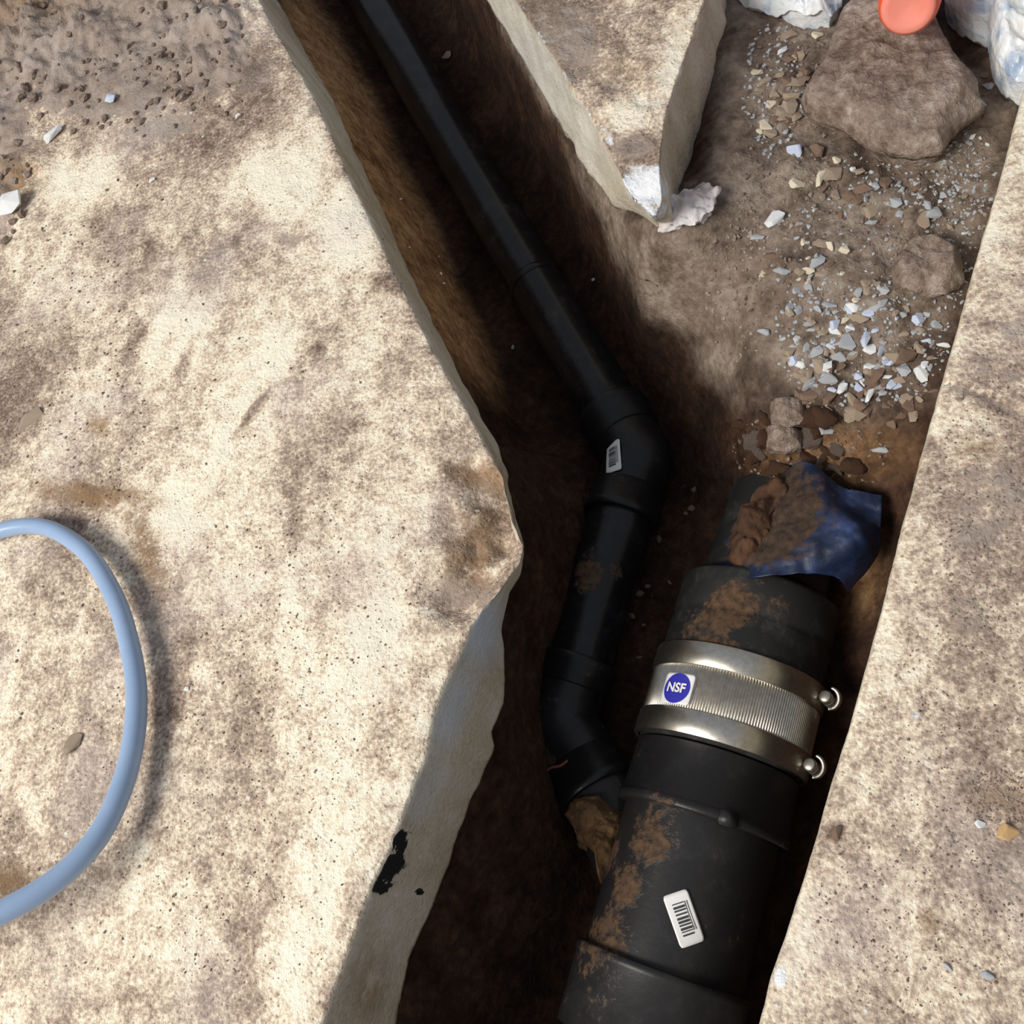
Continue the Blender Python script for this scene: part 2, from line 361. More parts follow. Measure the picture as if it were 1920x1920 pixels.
V, Fc, E, px, py = slab('slab', -1, (P(1920, 2200).y - .10, P(1920, -140).y), P(2150, 1500).x + .12, rt, lambda y: rt(y) + .004, .25)
dirt = bil(RX, RY, RD, px, py)
dirt = np.maximum(dirt, blobs(px, py, [(1840, 745, 110, 9, 22, .95), (1870, 610, 50, 16, 0, .65), (1890, 1510, 60, 40, 0, .85), (1570, 1560, 26, 26, 0, .8), (1830, 680, 60, 18, 10, .6)]))
ex = -.004 * blobs(px, py, [(1840, 745, 130, 8, 22, 1), (1845, 745, 120, 7, 22, 1)])
top_relief(V, E, dirt, ex, .006)
right_slab = mesh_obj('floor', V, Fc, SLAB)
setattr_(right_slab, 'dirt', dirt); setattr_(right_slab, 'side', E * .97)
setattr_(right_slab, 'white', blobs(px, py, [(1465, 1830, 14, 30, 15, .75), (1480, 1720, 8, 60, 15, .45), (1715, 1350, 24, 18, 0, .45)])); setattr_(right_slab, 'dark', E * 0); setattr_(right_slab, 'mud', blobs(px, py, [(1860, 950, 110, 130, 0, .42), (1840, 745, 120, 8, 22, .8), (1890, 1500, 50, 24, 0, .7), (1900, 620, 50, 24, 0, .5), (1870, 700, 70, 20, 12, .45), (1820, 1150, 90, 60, 0, .38), (1700, 1560, 80, 50, 0, .36)]))
setattr_(right_slab, 'ochre', blobs(px, py, [(1880, 1500, 60, 36, 0, .5), (1830, 845, 50, 20, 0, .45), (1740, 1730, 20, 26, 0, .5)])); setattr_(right_slab, 'blue', E * 0)
tag(right_slab, 'stained concrete slab right of the trench with a clean straight edge', kind='structure')

def from_outline(top, bottom, rings=60, per=260, dome=lambda t: 0.0, rough=.001, seed=0, centre=None, freq=60, under=True):
    """solid with the given top and bottom outline (points of the place)"""
    T = lerp_poly(list(top) + [top[0]], per + 1)[:-1]; B = lerp_poly(list(bottom) + [bottom[0]], per + 1)[:-1]
    C = centre or sum(T, Vector()) / per; V, Fc, E = [], [], []
    V.append(Vector((C.x, C.y, C.z + dome(0)))); E.append(0)
    for r in range(1, rings + 1):
        t = r / rings
        for p in T:
            q = C.lerp(p, t); q = Vector((q.x, q.y, q.z + dome(t))); V.append(q); E.append(0)
    NS = 14
    for j in range(1, NS + 1):
        t = j / NS
        for a, b in zip(T, B):
            q = a.lerp(b, t); V.append(q); E.append(1)
    for i, v in enumerate(V):
        k = rough * fbm(v.x, v.y, v.z + seed * 3.1, freq, 5)
        if E[i] == 0: v.z += k
        else: n = Vector((v.x - C.x, v.y - C.y, 0)).normalized(); v += n * k
    for k in range(per): Fc.append((0, 1 + k, 1 + (k + 1) % per))
    for r in range(rings + NS - 1):
        for k in range(per):
            a = 1 + r * per + k; b = 1 + r * per + (k + 1) % per; Fc.append((a, a + per, b + per, b))
    if under: Fc.append(tuple(1 + (rings + NS - 1) * per + k for k in range(per - 1, -1, -1)))
    return V, Fc, np.array(E, float)

TT = [(860, -170), (968, 0), (1040, 110), (1105, 215), (1150, 300), (1185, 365), (1222, 396), (1238, 372), (1236, 300), (1244, 225), (1270, 140), (1322, 0), (1350, -170)]
TBL = [(800, -170), (912, 0), (975, 105), (1045, 225), (1100, 315), (1150, 385)]
top = [P(x, y, 0) for x, y in TT]
bot = [P(x, y, -TH) for x, y in TBL] + [P(1212, 418, -TH)] + [Vector((P(x, y).x + .002, P(x, y).y + (.022 if y > 250 else .004), -TH)) for x, y in TT[7:]]
V, Fc, E = from_outline(top, bot, 70, 320, rough=.004, seed=2, centre=P(1150, 60, 0), freq=32)
pp = projv(np.array([tuple(v) for v in V])); px, py = pp[:, 0], pp[:, 1]
for i, v in enumerate(V):
    if E[i] == 0: v.z -= .012 * float(np.clip((py[i] - 290) / 90, 0, 1)) * (.6 + .6 * fbm(v.x, v.y, 0, 50, 3))
tongue = mesh_obj('floor', V, Fc, SLAB); setattr_(tongue, 'mud', (1 - E) * blobs(px, py, [(1060, 70, 120, 90, 50, .5), (1190, 275, 46, 22, 0, .8), (1150, 150, 30, 30, 0, .4)]))
setattr_(tongue, 'dirt', .48 + .35 * np.maximum(blobs(px, py, [(1050, 60, 120, 120, 0, 1), (1190, 275, 50, 25, 0, 1)]), 0) - .55 * blobs(px, py, [(1190, 215, 60, 36, -15, 1), (1270, 90, 28, 110, 15, 1)]))
setattr_(tongue, 'side', E * .95); setattr_(tongue, 'dark', E * 0)
setattr_(tongue, 'white', np.maximum(blobs(px, py, [(1215, 350, 60, 42, 25, .95), (1140, 260, 12, 60, -28, .45), (1235, 395, 40, 20, 0, .9)]) * (1 - .3 * E), blobs(px, py, [(1050, 130, 10, 220, -32, .42)]) * (1 - E)))
setattr_(tongue, 'ochre', blobs(px, py, [(1170, 130, 70, 30, 0, .25), (1290, 60, 30, 60, 0, .2)]) * (1 - E)); setattr_(tongue, 'blue', E * .3 * blobs(px, py, [(1010, 130, 60, 220, -32, 1)]))
tag(tongue, 'tapering tongue of concrete slab with a chipped white tip at top centre', kind='structure')

# ------------------------------------------------------------------ soil: one continuous ground from the rubble down into the trench
X0, X1, Y0, Y1, ST = -1.65, 0.62, -0.60, 1.75, .004
NX, NY = int((X1 - X0) / ST), int((Y1 - Y0) / ST)
LINES = [  # (px, py, z) where the ground is seen
    [(x, y, -TH - .004) for x, y in LB],
    [(560, -150, -.235), (610, 0, -.235), (665, 120, -.24), (745, 290, -.245), (815, 440, -.25), (885, 590, -.25), (945, 720, -.25), (985, 850, -.25), (1000, 980, -.25), (1000, 1100, -.25), (975, 1250, -.25), (965, 1380, -.25), (930, 1500, -.25), (890, 1600, -.25), (850, 1720, -.25), (810, 1830, -.25), (770, 2000, -.25)],
    [(600, -180, -.262), (690, 0, -.262), (800, 190, -.262), (900, 370, -.262), (990, 530, -.262), (1140, 770, -.262), (1170, 860, -.262), (1165, 1000, -.262), (1080, 1260, -.262), (1060, 1350, -.265), (1110, 1480, -.27), (1150, 1600, -.27)],
    [(790, -150, -.24), (860, 0, -.24), (930, 130, -.24), (1010, 280, -.24), (1075, 400, -.245), (1130, 520, -.245), (1180, 640, -.245), (1240, 740, -.245), (1300, 840, -.245), (1310, 950, -.245), (1260, 1050, -.25), (1210, 1150, -.25), (1170, 1300, -.255), (1130, 1450, -.26)],
    [(x, y, -TH - .004) for x, y in TBL],
    [(1150, 385, -.095), (1190, 425, -.08), (1250, 430, -.05), (1300, 420, -.052), (1350, 380, -.06), (1340, 300, -.058), (1348, 150, -.06), (1358, 0, -.062), (1370, -150, -.065)],
    [(1165, 455, -.085), (1215, 470, -.075), (1300, 465, -.072), (1370, 430, -.075)],
    [(1180, 530, -.155), (1240, 560, -.15), (1310, 620, -.15), (1350, 720, -.165), (1370, 820, -.18), (1350, 900, -.21)],
    [(1400, 450, -.085), (1410, 600, -.10), (1420, 740, -.125), (1440, 860, -.15), (1480, 880, -.16)],
    [(1500, 300, -.07), (1500, 500, -.08), (1520, 650, -.095), (1560, 800, -.125), (1580, 880, -.15), (1660, 920, -.16), (1660, 1050, -.19), (1610, 1150, -.215)],
    [(1450, 60, -.07), (1600, 100, -.075), (1800, 60, -.08), (1950, 60, -.08)], [(1700, 400, -.08), (1680, 600, -.095), (1680, 760, -.12), (1670, 850, -.14)],
    [(1430, 1040, -.262), (1390, 1250, -.262), (1330, 1500, -.27), (1280, 1700, -.27), (1225, 1900, -.27), (1200, 2050, -.27)],
    [(1150, 1600, -.26), (1060, 1750, -.255), (1000, 1900, -.25), (960, 2050, -.25)],
]
LINESW = [  # footprint of an edge of a slab, lowered: (dx, z)
    (RT, 0, (.012, None)), ]
Z = np.zeros((NY, NX)); fixed = np.zeros((NY, NX), bool)
def put(x, y, z):
    i, j = int((y - Y0) / ST), int((x - X0) / ST)
    if 0 <= i < NY and 0 <= j < NX: Z[i, j] = z; fixed[i, j] = True
for Ln in LINES:
    pts = [P(*q) for q in Ln]; n = int(sum((b - a).length for a, b in zip(pts, pts[1:])) / ST * 2) + 2
    for p in lerp_poly(pts, n): put(p.x, p.y, p.z)
rtw = [P(x, y, 0) for x, y in RT]
zr = {160: -.085, 680: -.11, 840: -.13, 1010: -.175, 1170: -.22, 1330: -.25, 1912: -.255}
ks = sorted(zr)
for p, (qx, qy) in zip(lerp_poly(rtw, 900), lerp_poly([Vector((x, y, 0)) for x, y in RT], 900).__iter__().__class__ and [(proj(p.x, p.y, 0)) for p in lerp_poly(rtw, 900)]):
    z = float(np.interp(qy, ks, [zr[k] for k in ks])); put(p.x + .006, p.y, z); put(p.x + .045, p.y, max(-.104, -.104) if z < -.104 else -.104)
for i in range(NY):                       # flat under the slabs
    y = Y0 + i * ST; a = lb(y) - .012; b = rt(y) + .05
    xs = X0 + np.arange(NX) * ST; m = (xs < a) | (xs > b); Z[i, m] = -TH - .004; fixed[i, m] = True
tl = edge_fn(TBL, -TH); ty0 = P(*TBL[-1], -TH).y; tr = edge_fn([(1362, 300), (1362, 150), (1375, 0), (1390, -150)], -.07)
for i in range(NY):
    y = Y0 + i * ST
    if y > ty0 + .02:
        xs = X0 + np.arange(NX) * ST; m = (xs > tl(y) + .006) & (xs < rt(y) * 0 + tr(y) - .05); Z[i, m] = -TH - .004; fixed[i, m] = True
val = Z[fixed].mean()
def relax(Zc, fx, fz, it):
    for _ in range(it):
        Pd = np.pad(Zc, 1, mode='edge'); Zc = .25 * (Pd[:-2, 1:-1] + Pd[2:, 1:-1] + Pd[1:-1, :-2] + Pd[1:-1, 2:]); Zc[fx] = fz[fx]
    return Zc
cur = None
for k in (16, 8, 4, 2, 1):
    ny, nx = (NY + k - 1) // k, (NX + k - 1) // k; S = np.zeros((ny, nx)); C = np.zeros((ny, nx))
    ii, jj = np.nonzero(fixed); np.add.at(S, (ii // k, jj // k), Z[ii, jj]); np.add.at(C, (ii // k, jj // k), 1)
    fx = C > 0; fz = np.where(fx, S / np.maximum(C, 1), 0)
    if cur is None: cur = np.full((ny, nx), val)
    else: cur = np.repeat(np.repeat(cur, 2, 0), 2, 1)[:ny, :nx]
    cur = relax(cur, fx, fz, 260)
Z = relax(cur, np.zeros_like(fixed), Z, 10)
gx = X0 + np.arange(NX) * ST; gy = Y0 + np.arange(NY) * ST
Vs = np.zeros((NY * NX, 3)); Vs[:, 0] = np.tile(gx, NY); Vs[:, 1] = np.repeat(gy, NX); Vs[:, 2] = Z.ravel()
pp = projv(Vs); spx, spy = pp[:, 0], pp[:, 1]
rub = blobs(spx, spy, [(1600, 620, 230, 240, 0, 1), (1500, 200, 120, 200, 0, .8), (1700, 350, 220, 160, 0, .9), (1480, 850, 120, 100, 0, .9), (1860, 120, 120, 200, 0, .8)])
keep = ~((Vs[:, 0] < np.array([lb(y) for y in gy]).repeat(NX) - .03))
for i in np.nonzero(keep & (spx > 300) & (spx < 2100) & (spy > -200) & (spy < 2150))[0]:
    x, y, z = Vs[i]; a = .0035 + .006 * rub[i]
    Vs[i, 2] += a * fbm(x, y, 0, 28, 5) + (.0015 + .002 * rub[i]) * fbm(x, y, 5, 110, 3)
    if z > -.095 and rub[i] < .05: pass
lo = np.minimum
idx = np.arange(NY * NX).reshape(NY, NX)
q = np.stack([idx[:-1, :-1], idx[:-1, 1:], idx[1:, 1:], idx[1:, :-1]], -1).reshape(-1, 4)
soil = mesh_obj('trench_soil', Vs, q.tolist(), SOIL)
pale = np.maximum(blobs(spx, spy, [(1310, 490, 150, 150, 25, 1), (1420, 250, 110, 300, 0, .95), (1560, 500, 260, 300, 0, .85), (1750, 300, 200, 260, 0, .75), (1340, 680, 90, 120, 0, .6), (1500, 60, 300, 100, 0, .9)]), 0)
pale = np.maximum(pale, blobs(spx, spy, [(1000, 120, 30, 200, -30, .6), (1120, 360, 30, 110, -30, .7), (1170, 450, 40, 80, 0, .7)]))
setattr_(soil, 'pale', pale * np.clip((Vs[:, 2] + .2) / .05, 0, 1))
setattr_(soil, 'ochre', blobs(spx, spy, [(640, 170, 44, 240, -28, 1.3), (740, 380, 44, 220, -28, 1.3), (830, 570, 40, 180, -28, 1.2), (1560, 850, 150, 60, 0, .35), (1620, 1080, 40, 90, 15, .4)]))  # orange-brown soil; left wall band painted lighter to stand for light on it
tag(soil, 'dark damp soil of the trench bed rising to a pale rubble shelf', kind='structure')
Zf = Vs[:, 2].reshape(NY, NX)
def hz(x, y):
    i = (y - Y0) / ST; j = (x - X0) / ST; i0 = int(min(max(i, 0), NY - 2)); j0 = int(min(max(j, 0), NX - 2)); a, b = i - i0, j - j0
    return (Zf[i0, j0] * (1 - b) + Zf[i0, j0 + 1] * b) * (1 - a) + (Zf[i0 + 1, j0] * (1 - b) + Zf[i0 + 1, j0 + 1] * b) * a
def on_soil(px, py):
    z = 0.0
    while z > -.3:
        p = P(px, py, z)
        if hz(p.x, p.y) >= z: return p
        z -= .0015
    return p

# ------------------------------------------------------------------ pipes
BLK = (.010, .0105, .012)
def axis_pts(L): return [P(*q) for q in L]
ZS = -.222; RP, RH = .0292, .0350
def hub(root, name, a, b, r, bore, mat, rim=.0035):
    L = (b - a).length
    prof = [(0, bore), (0, r - .001), (.001, r), (rim * 2, r), (rim * 2 + .001, r - .0012), (L - .001, r - .0012), (L, r - .003), (L, bore)]
    V, Fc = lathe(a, b, prof, 64); o = mesh_obj(name, V, Fc, mat); return child(o, root)

def sticker(root, name, centre, along, normal, w, h, mat, radius, axis_p, axis_d, kids):
    """thin sheet bent round the pipe: local frame (u along the pipe, v round it)"""
    d = axis_d.normalized(); nrm = normal.normalized()
    def pt(u, v, lift):               # u, v metres in sticker frame, rotated by 'along' radians against the axis
        ca, sa = math.cos(along), math.sin(along); a = u * ca - v * sa; b = u * sa + v * ca
        base = axis_p + d * a; side = d.cross(nrm); th = b / radius
        return base + (nrm * math.cos(th) + side * math.sin(th)) * (radius + lift)
    def sheet(nm, u0, u1, v0, v1, lift, m, rc=0.0, par=None):
        n = 14; V, Fc = [], []
        for i in range(n + 1):
            for j in range(n + 1):
                u = u0 + (u1 - u0) * i / n; v = v0 + (v1 - v0) * j / n
                if rc:                                       # rounded corners: pull corner verts in
                    uu = min(u - u0, u1 - u); vv = min(v - v0, v1 - v)
                    if uu < rc and vv < rc:
                        k = math.hypot(rc - uu, rc - vv)
                        if k > rc: cu, cv = (u0 + rc if u - u0 < rc else u1 - rc), (v0 + rc if v - v0 < rc else v1 - rc); u = cu + (u - cu) * rc / k; v = cv + (v - cv) * rc / k
                V.append(pt(u, v, lift))
        for i in range(n):
            for j in range(n):
                a = i * (n + 1) + j; Fc.append((a, a + 1, a + n + 2, a + n + 1))
        o = mesh_obj(nm, V, Fc, m); md = o.modifiers.new('thick', 'SOLIDIFY'); md.thickness = .0003; md.offset = 0
        return o
    s = sheet(name, -w / 2, w / 2, -h / 2, h / 2, .0008, mat, .12 * min(w, h)); child(s, root)
    return s, pt, sheet
WHITE = mat_simple('sticker_paper', (.84, .84, .84), (.90, .90, .90), 30, .55, 0)
INK = NT('printed_ink').set((.05, .05, .055), .6)
BLUEINK = NT('blue_print').set((.035, .035, .42), .5)
MP = mat_plastic('dusty_black_pipe_plastic', BLK, [(P(1098, 1075, -.193), .026, 1.0), (P(1150, 1075, -.195), .02, .6), (P(1030, 1235, -.19), .018, .75)], .24, haze=.6)
MF = mat_plastic('black_fitting_plastic', BLK, [(P(1030, 1425, -.20), .014, .6)], .33, haze=.3)
MB_ = mat_plastic('dusty_black_drain_plastic', (.018, .017, .018), [(P(1215, 1570, -.15), .03, .95), (P(1180, 1660, -.155), .026, .9), (P(1130, 1770, -.16), .04, .85), (P(1160, 1830, -.16), .03, .55), (P(1260, 1500, -.14), .02, .35), (P(1140, 1600, -.18), .03, .9)], .42, haze=.3)
MR = mat_plastic('dusty_black_rubber', (.016, .016, .016), [(P(1365, 1140, -.138), .034, 1.1), (P(1300, 1170, -.145), .03, .55), (P(1340, 1225, -.136), .04, .75), (P(1460, 1110, -.14), .03, .5)], .62, haze=.8)

# upper straight pipe
path = axis_pts([(560, -225, ZS), (690, 5, ZS), (1142, 782, ZS)])
dpipe = (path[2] - path[1]).normalized()
e1a = P(1146, 772, ZS)                       # mouth of the upper elbow
strt = e1a - dpipe * 1.15
r1 = empty('drain_pipe', 'long thin black drain pipe running up the narrow trench to the top edge', 'pipe', strt)
V, Fc = sweep(lerp_poly([strt, e1a + dpipe * .012], 40), RP, 64); child(mesh_obj('pipe_wall', V, Fc, MP), r1)
cx = e1a - dpipe * ((P(990, 545, ZS) - e1a).length)
V, Fc = lathe(cx - dpipe * .004, cx + dpipe * .004, [(0, RP - .002), (0, RP + .0008), (.004, RP + .0014), (.008, RP + .0008), (.008, RP - .002)]); child(mesh_obj('mould_ring', V, Fc, MP), r1)

def elbow(name, label, pts, hubs, n=40, r=RP + .0025):
    root = empty(name, label, 'pipe fitting', pts[0])
    pa = spline(pts, n); V, Fc = sweep(pa, r, 64); child(mesh_obj('fitting_body', V, Fc, MF), root)
    for a, b in hubs: hub(root, 'hub', a, b, RH, r - .004, MF)
    return root, pa
# elbow 1
e1b = P(1172, 905, ZS); e1c = P(1163, 962, ZS)
h1 = e1a + dpipe * .034
d2 = (P(1082, 1262, ZS) - P(1166, 985, ZS)).normalized()
e1end = P(1164, 972, ZS); h2 = e1end - d2 * .030
el1, pa1 = elbow('elbow_fitting', 'black plastic bend below the long thin pipe, with a white barcode sticker', [e1a + dpipe * .004, h1, h1 + dpipe * .012, (h1 + dpipe * .022 + h2 - d2 * .022) * .5 + Vector((.0025, 0, 0)), h2 - d2 * .012, h2, e1end - d2 * .003], [(e1a, h1), (e1end, h2)])
# mid pipe
e2a = P(1068, 1292, ZS)
r2 = empty('drain_pipe', 'short black pipe with a clay smear joining the two small bends', 'pipe', e1end)
V, Fc = sweep(lerp_poly([e1end - d2 * .012, P(1068, 1292, ZS) + d2 * .012], 24), RP, 64); child(mesh_obj('pipe_wall', V, Fc, MP), r2)
# elbow 2
e2s = P(1085, 1240, ZS); e2e = P(1125, 1488, ZS - .002); d3 = (P(1180, 1590, ZS) - P(1098, 1448, ZS)).normalized()
h4 = e2e - d3 * .032; h3 = e2a
el2, pa2 = elbow('elbow_fitting', 'black plastic bend beside the metal clamp, curving toward the wide drain', [e2s + d2 * .003, h3, h3 + d2 * .01, (h3 + d2 * .02 + h4 - d3 * .02) * .5 + Vector((-.003, -.001, 0)), h4 - d3 * .01, h4, e2e - d3 * .003], [(e2s, h3), (e2e, h4)])

# wide drain: axis
ZB = -.200; RB = .0575
A0, A1 = P(1432, 1095, ZB), P(1222, 1900, ZB); dB = (A1 - A0).normalized()
def ax(py):                                # point of the axis seen at that height of the photo
    lo_, hi_ = -.6, .8
    for _ in range(40):
        m = (lo_ + hi_) / 2; p = A0 + dB * m
        if proj(*p)[1] < py: lo_ = m
        else: hi_ = m
    return p
# old pipe going under the soil
old = empty('old_drain_pipe', 'end of the old black drain coming out of the rubble above the coupling', 'pipe', ax(1020))
V, Fc = sweep(lerp_poly([A0 - dB * .085 + Vector((0, 0, -.02)), ax(1118) - dB * .001], 20), RB - .0075, 72); child(mesh_obj('pipe_wall', V, Fc, MR), old)
# coupling
c0, c1 = ax(1118), ax(1425)
cp = empty('shielded_coupling', 'rubber coupling held on the wide drain by a steel shield and clamps', 'coupling', c0)
Lc = (c1 - c0).length; RS = .0635
V, Fc = lathe(c0, c1, [(0, RB), (0, RS - .0025), (.0015, RS - .0005), (.004, RS), (.03, RS), (.032, RS - .0012), (.036, RS - .0012), (.038, RS), (Lc - .004, RS), (Lc, RS - .002), (Lc, RB)], 96)
child(mesh_obj('rubber_sleeve', V, Fc, MR), cp)
sM = NT('brushed_steel'); sn = sM.noise(240, 3, .6, stretch=((1, 1, 1), 0)); STEEL = sM.set(sM.ramp(sn, [(.3, (.50, .47, .41)), (.7, (.66, .63, .56))]), .34, 1.0)
s0, s1 = ax(1285), ax(1395); Ls = (s1 - s0).length
# corrugated shield: ribs along the pipe, all round
seg = 1520; nr = 190; prof = [(0, 0), (.001, 1), (Ls - .001, 1), (Ls, 0)]; V, Fc = [], []
sv = dB.cross(Vector((0, 0, 1))).normalized(); uv = sv.cross(dB).normalized()
for t, k in prof:
    for q_ in range(seg):
        a = 2 * math.pi * q_ / seg; r = RS + .0006 + k * (.0012 + .0006 * math.sin(nr * a)); V.append(s0 + dB * t + (sv * math.cos(a) + uv * math.sin(a)) * r)
for i in range(3):
    for k in range(seg): Fc.append((i * seg + k, i * seg + (k + 1) % seg, (i + 1) * seg + (k + 1) % seg, (i + 1) * seg + k))
sh = child(mesh_obj('corrugated_shield', V, Fc, STEEL), cp)
bw = .0185
bands = []
for y_ in (ax(1285) - dB * (bw * .62), ax(1395) - dB * (bw * .40)):
    V, Fc = lathe(y_, y_ + dB * bw, [(0, RS), (0, RS + .0030), (.0006, RS + .0036), (bw * .5, RS + .0039), (bw - .0006, RS + .0036), (bw, RS + .0030), (bw, RS)], 96)
    b = child(mesh_obj('clamp_band', V, Fc, STEEL), cp); bands.append((y_, b))
SCREW = mat_simple('dull_screw_metal', (.30, .26, .21), (.60, .56, .50), 90, .4, .2, .001, .5, .9)
for y_, b in bands:
    # worm screw housing on the right flank, screw standing across the band
    th = math.radians(12); nr_ = (sv * math.cos(th) + uv * math.sin(th))
    if nr_.x < 0: nr_ = (-sv * math.cos(th) + uv * math.sin(th))
    tg = dB.cross(nr_).normalized()
    if tg.z < 0: tg = -tg
    c = y_ + dB * (bw / 2) + nr_ * (RS + .0085)
    V, Fc = sweep([c - tg * .014, c - tg * .013, c + tg * .002, c + tg * .003], [.0035, .0048, .0048, .0035], 20, ref=dB); hs = child(mesh_obj('screw_housing', V, Fc, SCREW), cp)
    V, Fc = sweep([c + tg * .003, c + tg * .0034, c + tg * .0075, c + tg * .0085], [.0030, .0050, .0050, .0036], 12, ref=dB); child(mesh_obj('screw_head', V, Fc, SCREW), cp)
    # bright curled lip standing round the screw head
    look = (Vector((0, 0, H)) - c).normalized(); e1 = (nr_ - look * nr_.dot(look)).normalized(); e2 = look.cross(e1)
    arc = [c + tg * .004 + e1 * (.002 + .0072 * math.cos(a)) + e2 * (.0078 * math.sin(a)) for a in [math.radians(-88 + 176 * k / 24) for k in range(25)]]
    V, Fc = sweep(arc, [.0010 + .0012 * math.sin(math.pi * min(1, max(.12, k / 24))) for k in range(25)], 12, ref=look); child(mesh_obj('curled_lip', V, Fc, STEEL), cp)

# round certification sticker on the left of the shield
def surf(px, py, r, a0=None, d=None):      # where the sight line meets a cylinder round an axis
    a0 = a0 or A0; d = d or dB; o = Vector((0, 0, H)); v = (P(px, py, -.2) - o).normalized()
    w0 = o - a0; vv = v - d * v.dot(d); ww = w0 - d * w0.dot(d)
    A, B, C = vv.dot(vv), 2 * vv.dot(ww), ww.dot(ww) - r * r; D = B * B - 4 * A * C
    t = (-B - math.sqrt(max(D, 0))) / (2 * A); p = o + v * t; ap = a0 + d * (p - a0).dot(d)
    return p, ap, (p - ap).normalized()
RSK = RS + .0042
p, ap_, nn = surf(1270, 1291, RSK)
st, pt, sheet = sticker(cp, 'certification_sticker', p, 0.0, nn, .0235, .027, WHITE, RSK, ap_, dB, None)
flip = 1 if (pt(0, .01, 0) - pt(0, 0, 0)).x > 0 else -1
n = 40; V = [pt(0, 0, .0014)]; Fc = []
for k in range(n):
    a = 2 * math.pi * k / n; V.append(pt(.0116 * math.cos(a), .0116 * math.sin(a), .0014)); Fc.append((0, 1 + k, 1 + (k + 1) % n))
disc = mesh_obj('blue_disc', V, Fc, BLUEINK); disc.parent = st; disc.matrix_parent_inverse = Matrix.Identity(4)
def text_mesh(body, size):
    cu = bpy.data.curves.new('t', 'FONT'); cu.body = body; cu.size = size; cu.align_x = 'CENTER'; cu.align_y = 'CENTER'; cu.offset = size * .03
    o = bpy.data.objects.new('t', cu); col.objects.link(o); bpy.context.view_layer.update()
    me = bpy.data.meshes.new_from_object(o.evaluated_get(bpy.context.evaluated_depsgraph_get())); bpy.data.objects.remove(o); return me
me = text_mesh('NSF', .0098)
vs = [v.co.copy() for v in me.vertices]; fs = [tuple(p_.vertices) for p_ in me.polygons]
# reads left to right in the photo: text x -> round the pipe, text y -> up the pipe
V = [pt(-v.y, flip * v.x, .0020) for v in vs]
o = mesh_obj('lettering', V, fs, WHITE, smooth=False); o.parent = st

# wye fitting
y0, y1 = ax(1428), ax(1545); y2, y3 = ax(1815), A1 + dB * .02
wy = empty('wye_fitting', 'wide black branch fitting with a white barcode sticker, joined by the thin pipe', 'pipe fitting', y0)
V, Fc = sweep(lerp_poly([y0 + dB * .004, y2 + dB * .01], 30), RB + .001, 80); body = child(mesh_obj('fitting_body', V, Fc, MB_), wy)
Lh = (y1 - y0).length
V, Fc = lathe(y0, y1, [(0, RB), (0, RS - .002), (.001, RS - .001), (Lh - .007, RS), (Lh - .006, RS + .0022), (Lh - .001, RS + .0022), (Lh, RS + .001), (Lh, RB)], 96); child(mesh_obj('hub', V, Fc, MB_), wy)
y4 = y2 + dB * .055
V, Fc = lathe(y2, y4, [(0, RB), (0, RS + .0002), (.001, RS + .0014), (.006, RS + .0014), (.007, RS), (.055, RS - .0005), (.055, RB)], 96); child(mesh_obj('hub', V, Fc, MB_), wy)
bjoin = P(1232, 1700, ZB); V, Fc = sweep(lerp_poly([e2e - d3 * .018, e2e + d3 * .012, bjoin], 20), RP + .002, 64); child(mesh_obj('branch_arm', V, Fc, MB_), wy)
r3 = empty('drain_pipe', 'wide black drain pipe leaving the branch fitting at the bottom edge', 'pipe', y4)
V, Fc = sweep(lerp_poly([y4 - dB * .002, y4 + dB * .45], 10), RB, 72); child(mesh_obj('pipe_wall', V, Fc, MB_), r3)
# notch lug on the hub lip
p, a_, nn = surf(1366, 1535, RS + .002)
bm = bmesh.new(); bmesh.ops.create_cube(bm, size=1); bmesh.ops.scale(bm, vec=(.011, .014, .005), verts=bm.verts); bmesh.ops.bevel(bm, geom=bm.edges, offset=.0012, segments=2, affect='EDGES')
bmesh.ops.transform(bm, matrix=Matrix.Translation(p) @ nn.to_track_quat('Z', 'Y').to_matrix().to_4x4(), verts=bm.verts); child(bm_obj('moulded_lug', bm, MB_), wy)

def barcode(root, p, ap, nn, d, r, w, h, ang, bars, seed):
    s, pt, sheet = sticker(root, 'barcode_sticker', p, ang, nn, w, h, WHITE, r, ap, d, None)
    s['label'] = 'white printed sticker'
    rnd = random.Random(seed); V, Fc = [], []
    u = -w * .30
    while u < w * .34:
        b = rnd.choice([.0007, .0011, .0016]); 
        k = len(V)
        for j in range(7): v = -h * .2 + h * .46 * j / 6; V += [pt(u, v, .0013), pt(u + b, v, .0013)]
        for j in range(6): Fc.append((k + 2 * j, k + 2 * j + 1, k + 2 * j + 3, k + 2 * j + 2))
        u += b + rnd.choice([.0007, .001, .0013])
    for row in range(2):                       # thin line of print beside the bars
        v0 = -h * .34 + row * h * .055 * 1.5; k = len(V); V += [pt(-w * .3, v0, .0013), pt(w * .25, v0, .0013), pt(w * .25, v0 + h * .03, .0013), pt(-w * .3, v0 + h * .03, .0013)]; Fc.append((k, k + 1, k + 2, k + 3))
    o = mesh_obj('printed_bars', V, Fc, INK, smooth=False); o.parent = s
p, a_, nn = surf(1282, 1722, RB + .0012)
barcode(wy, p, a_, nn, dB, RB + .0014, .0345, .0175, math.radians(36) * (1 if dB.cross(nn).x > 0 else -1), 12, 3)
dm = (pa1[24] - pa1[18]).normalized(); am = pa1[19]
p, a_, nn = surf(1150, 857, RP + .0034, am, dm)
barcode(el1, p, a_, nn, dm, RP + .0036, .033, .0165, math.radians(15) * (1 if dm.cross(nn).x > 0 else -1), 12, 7)
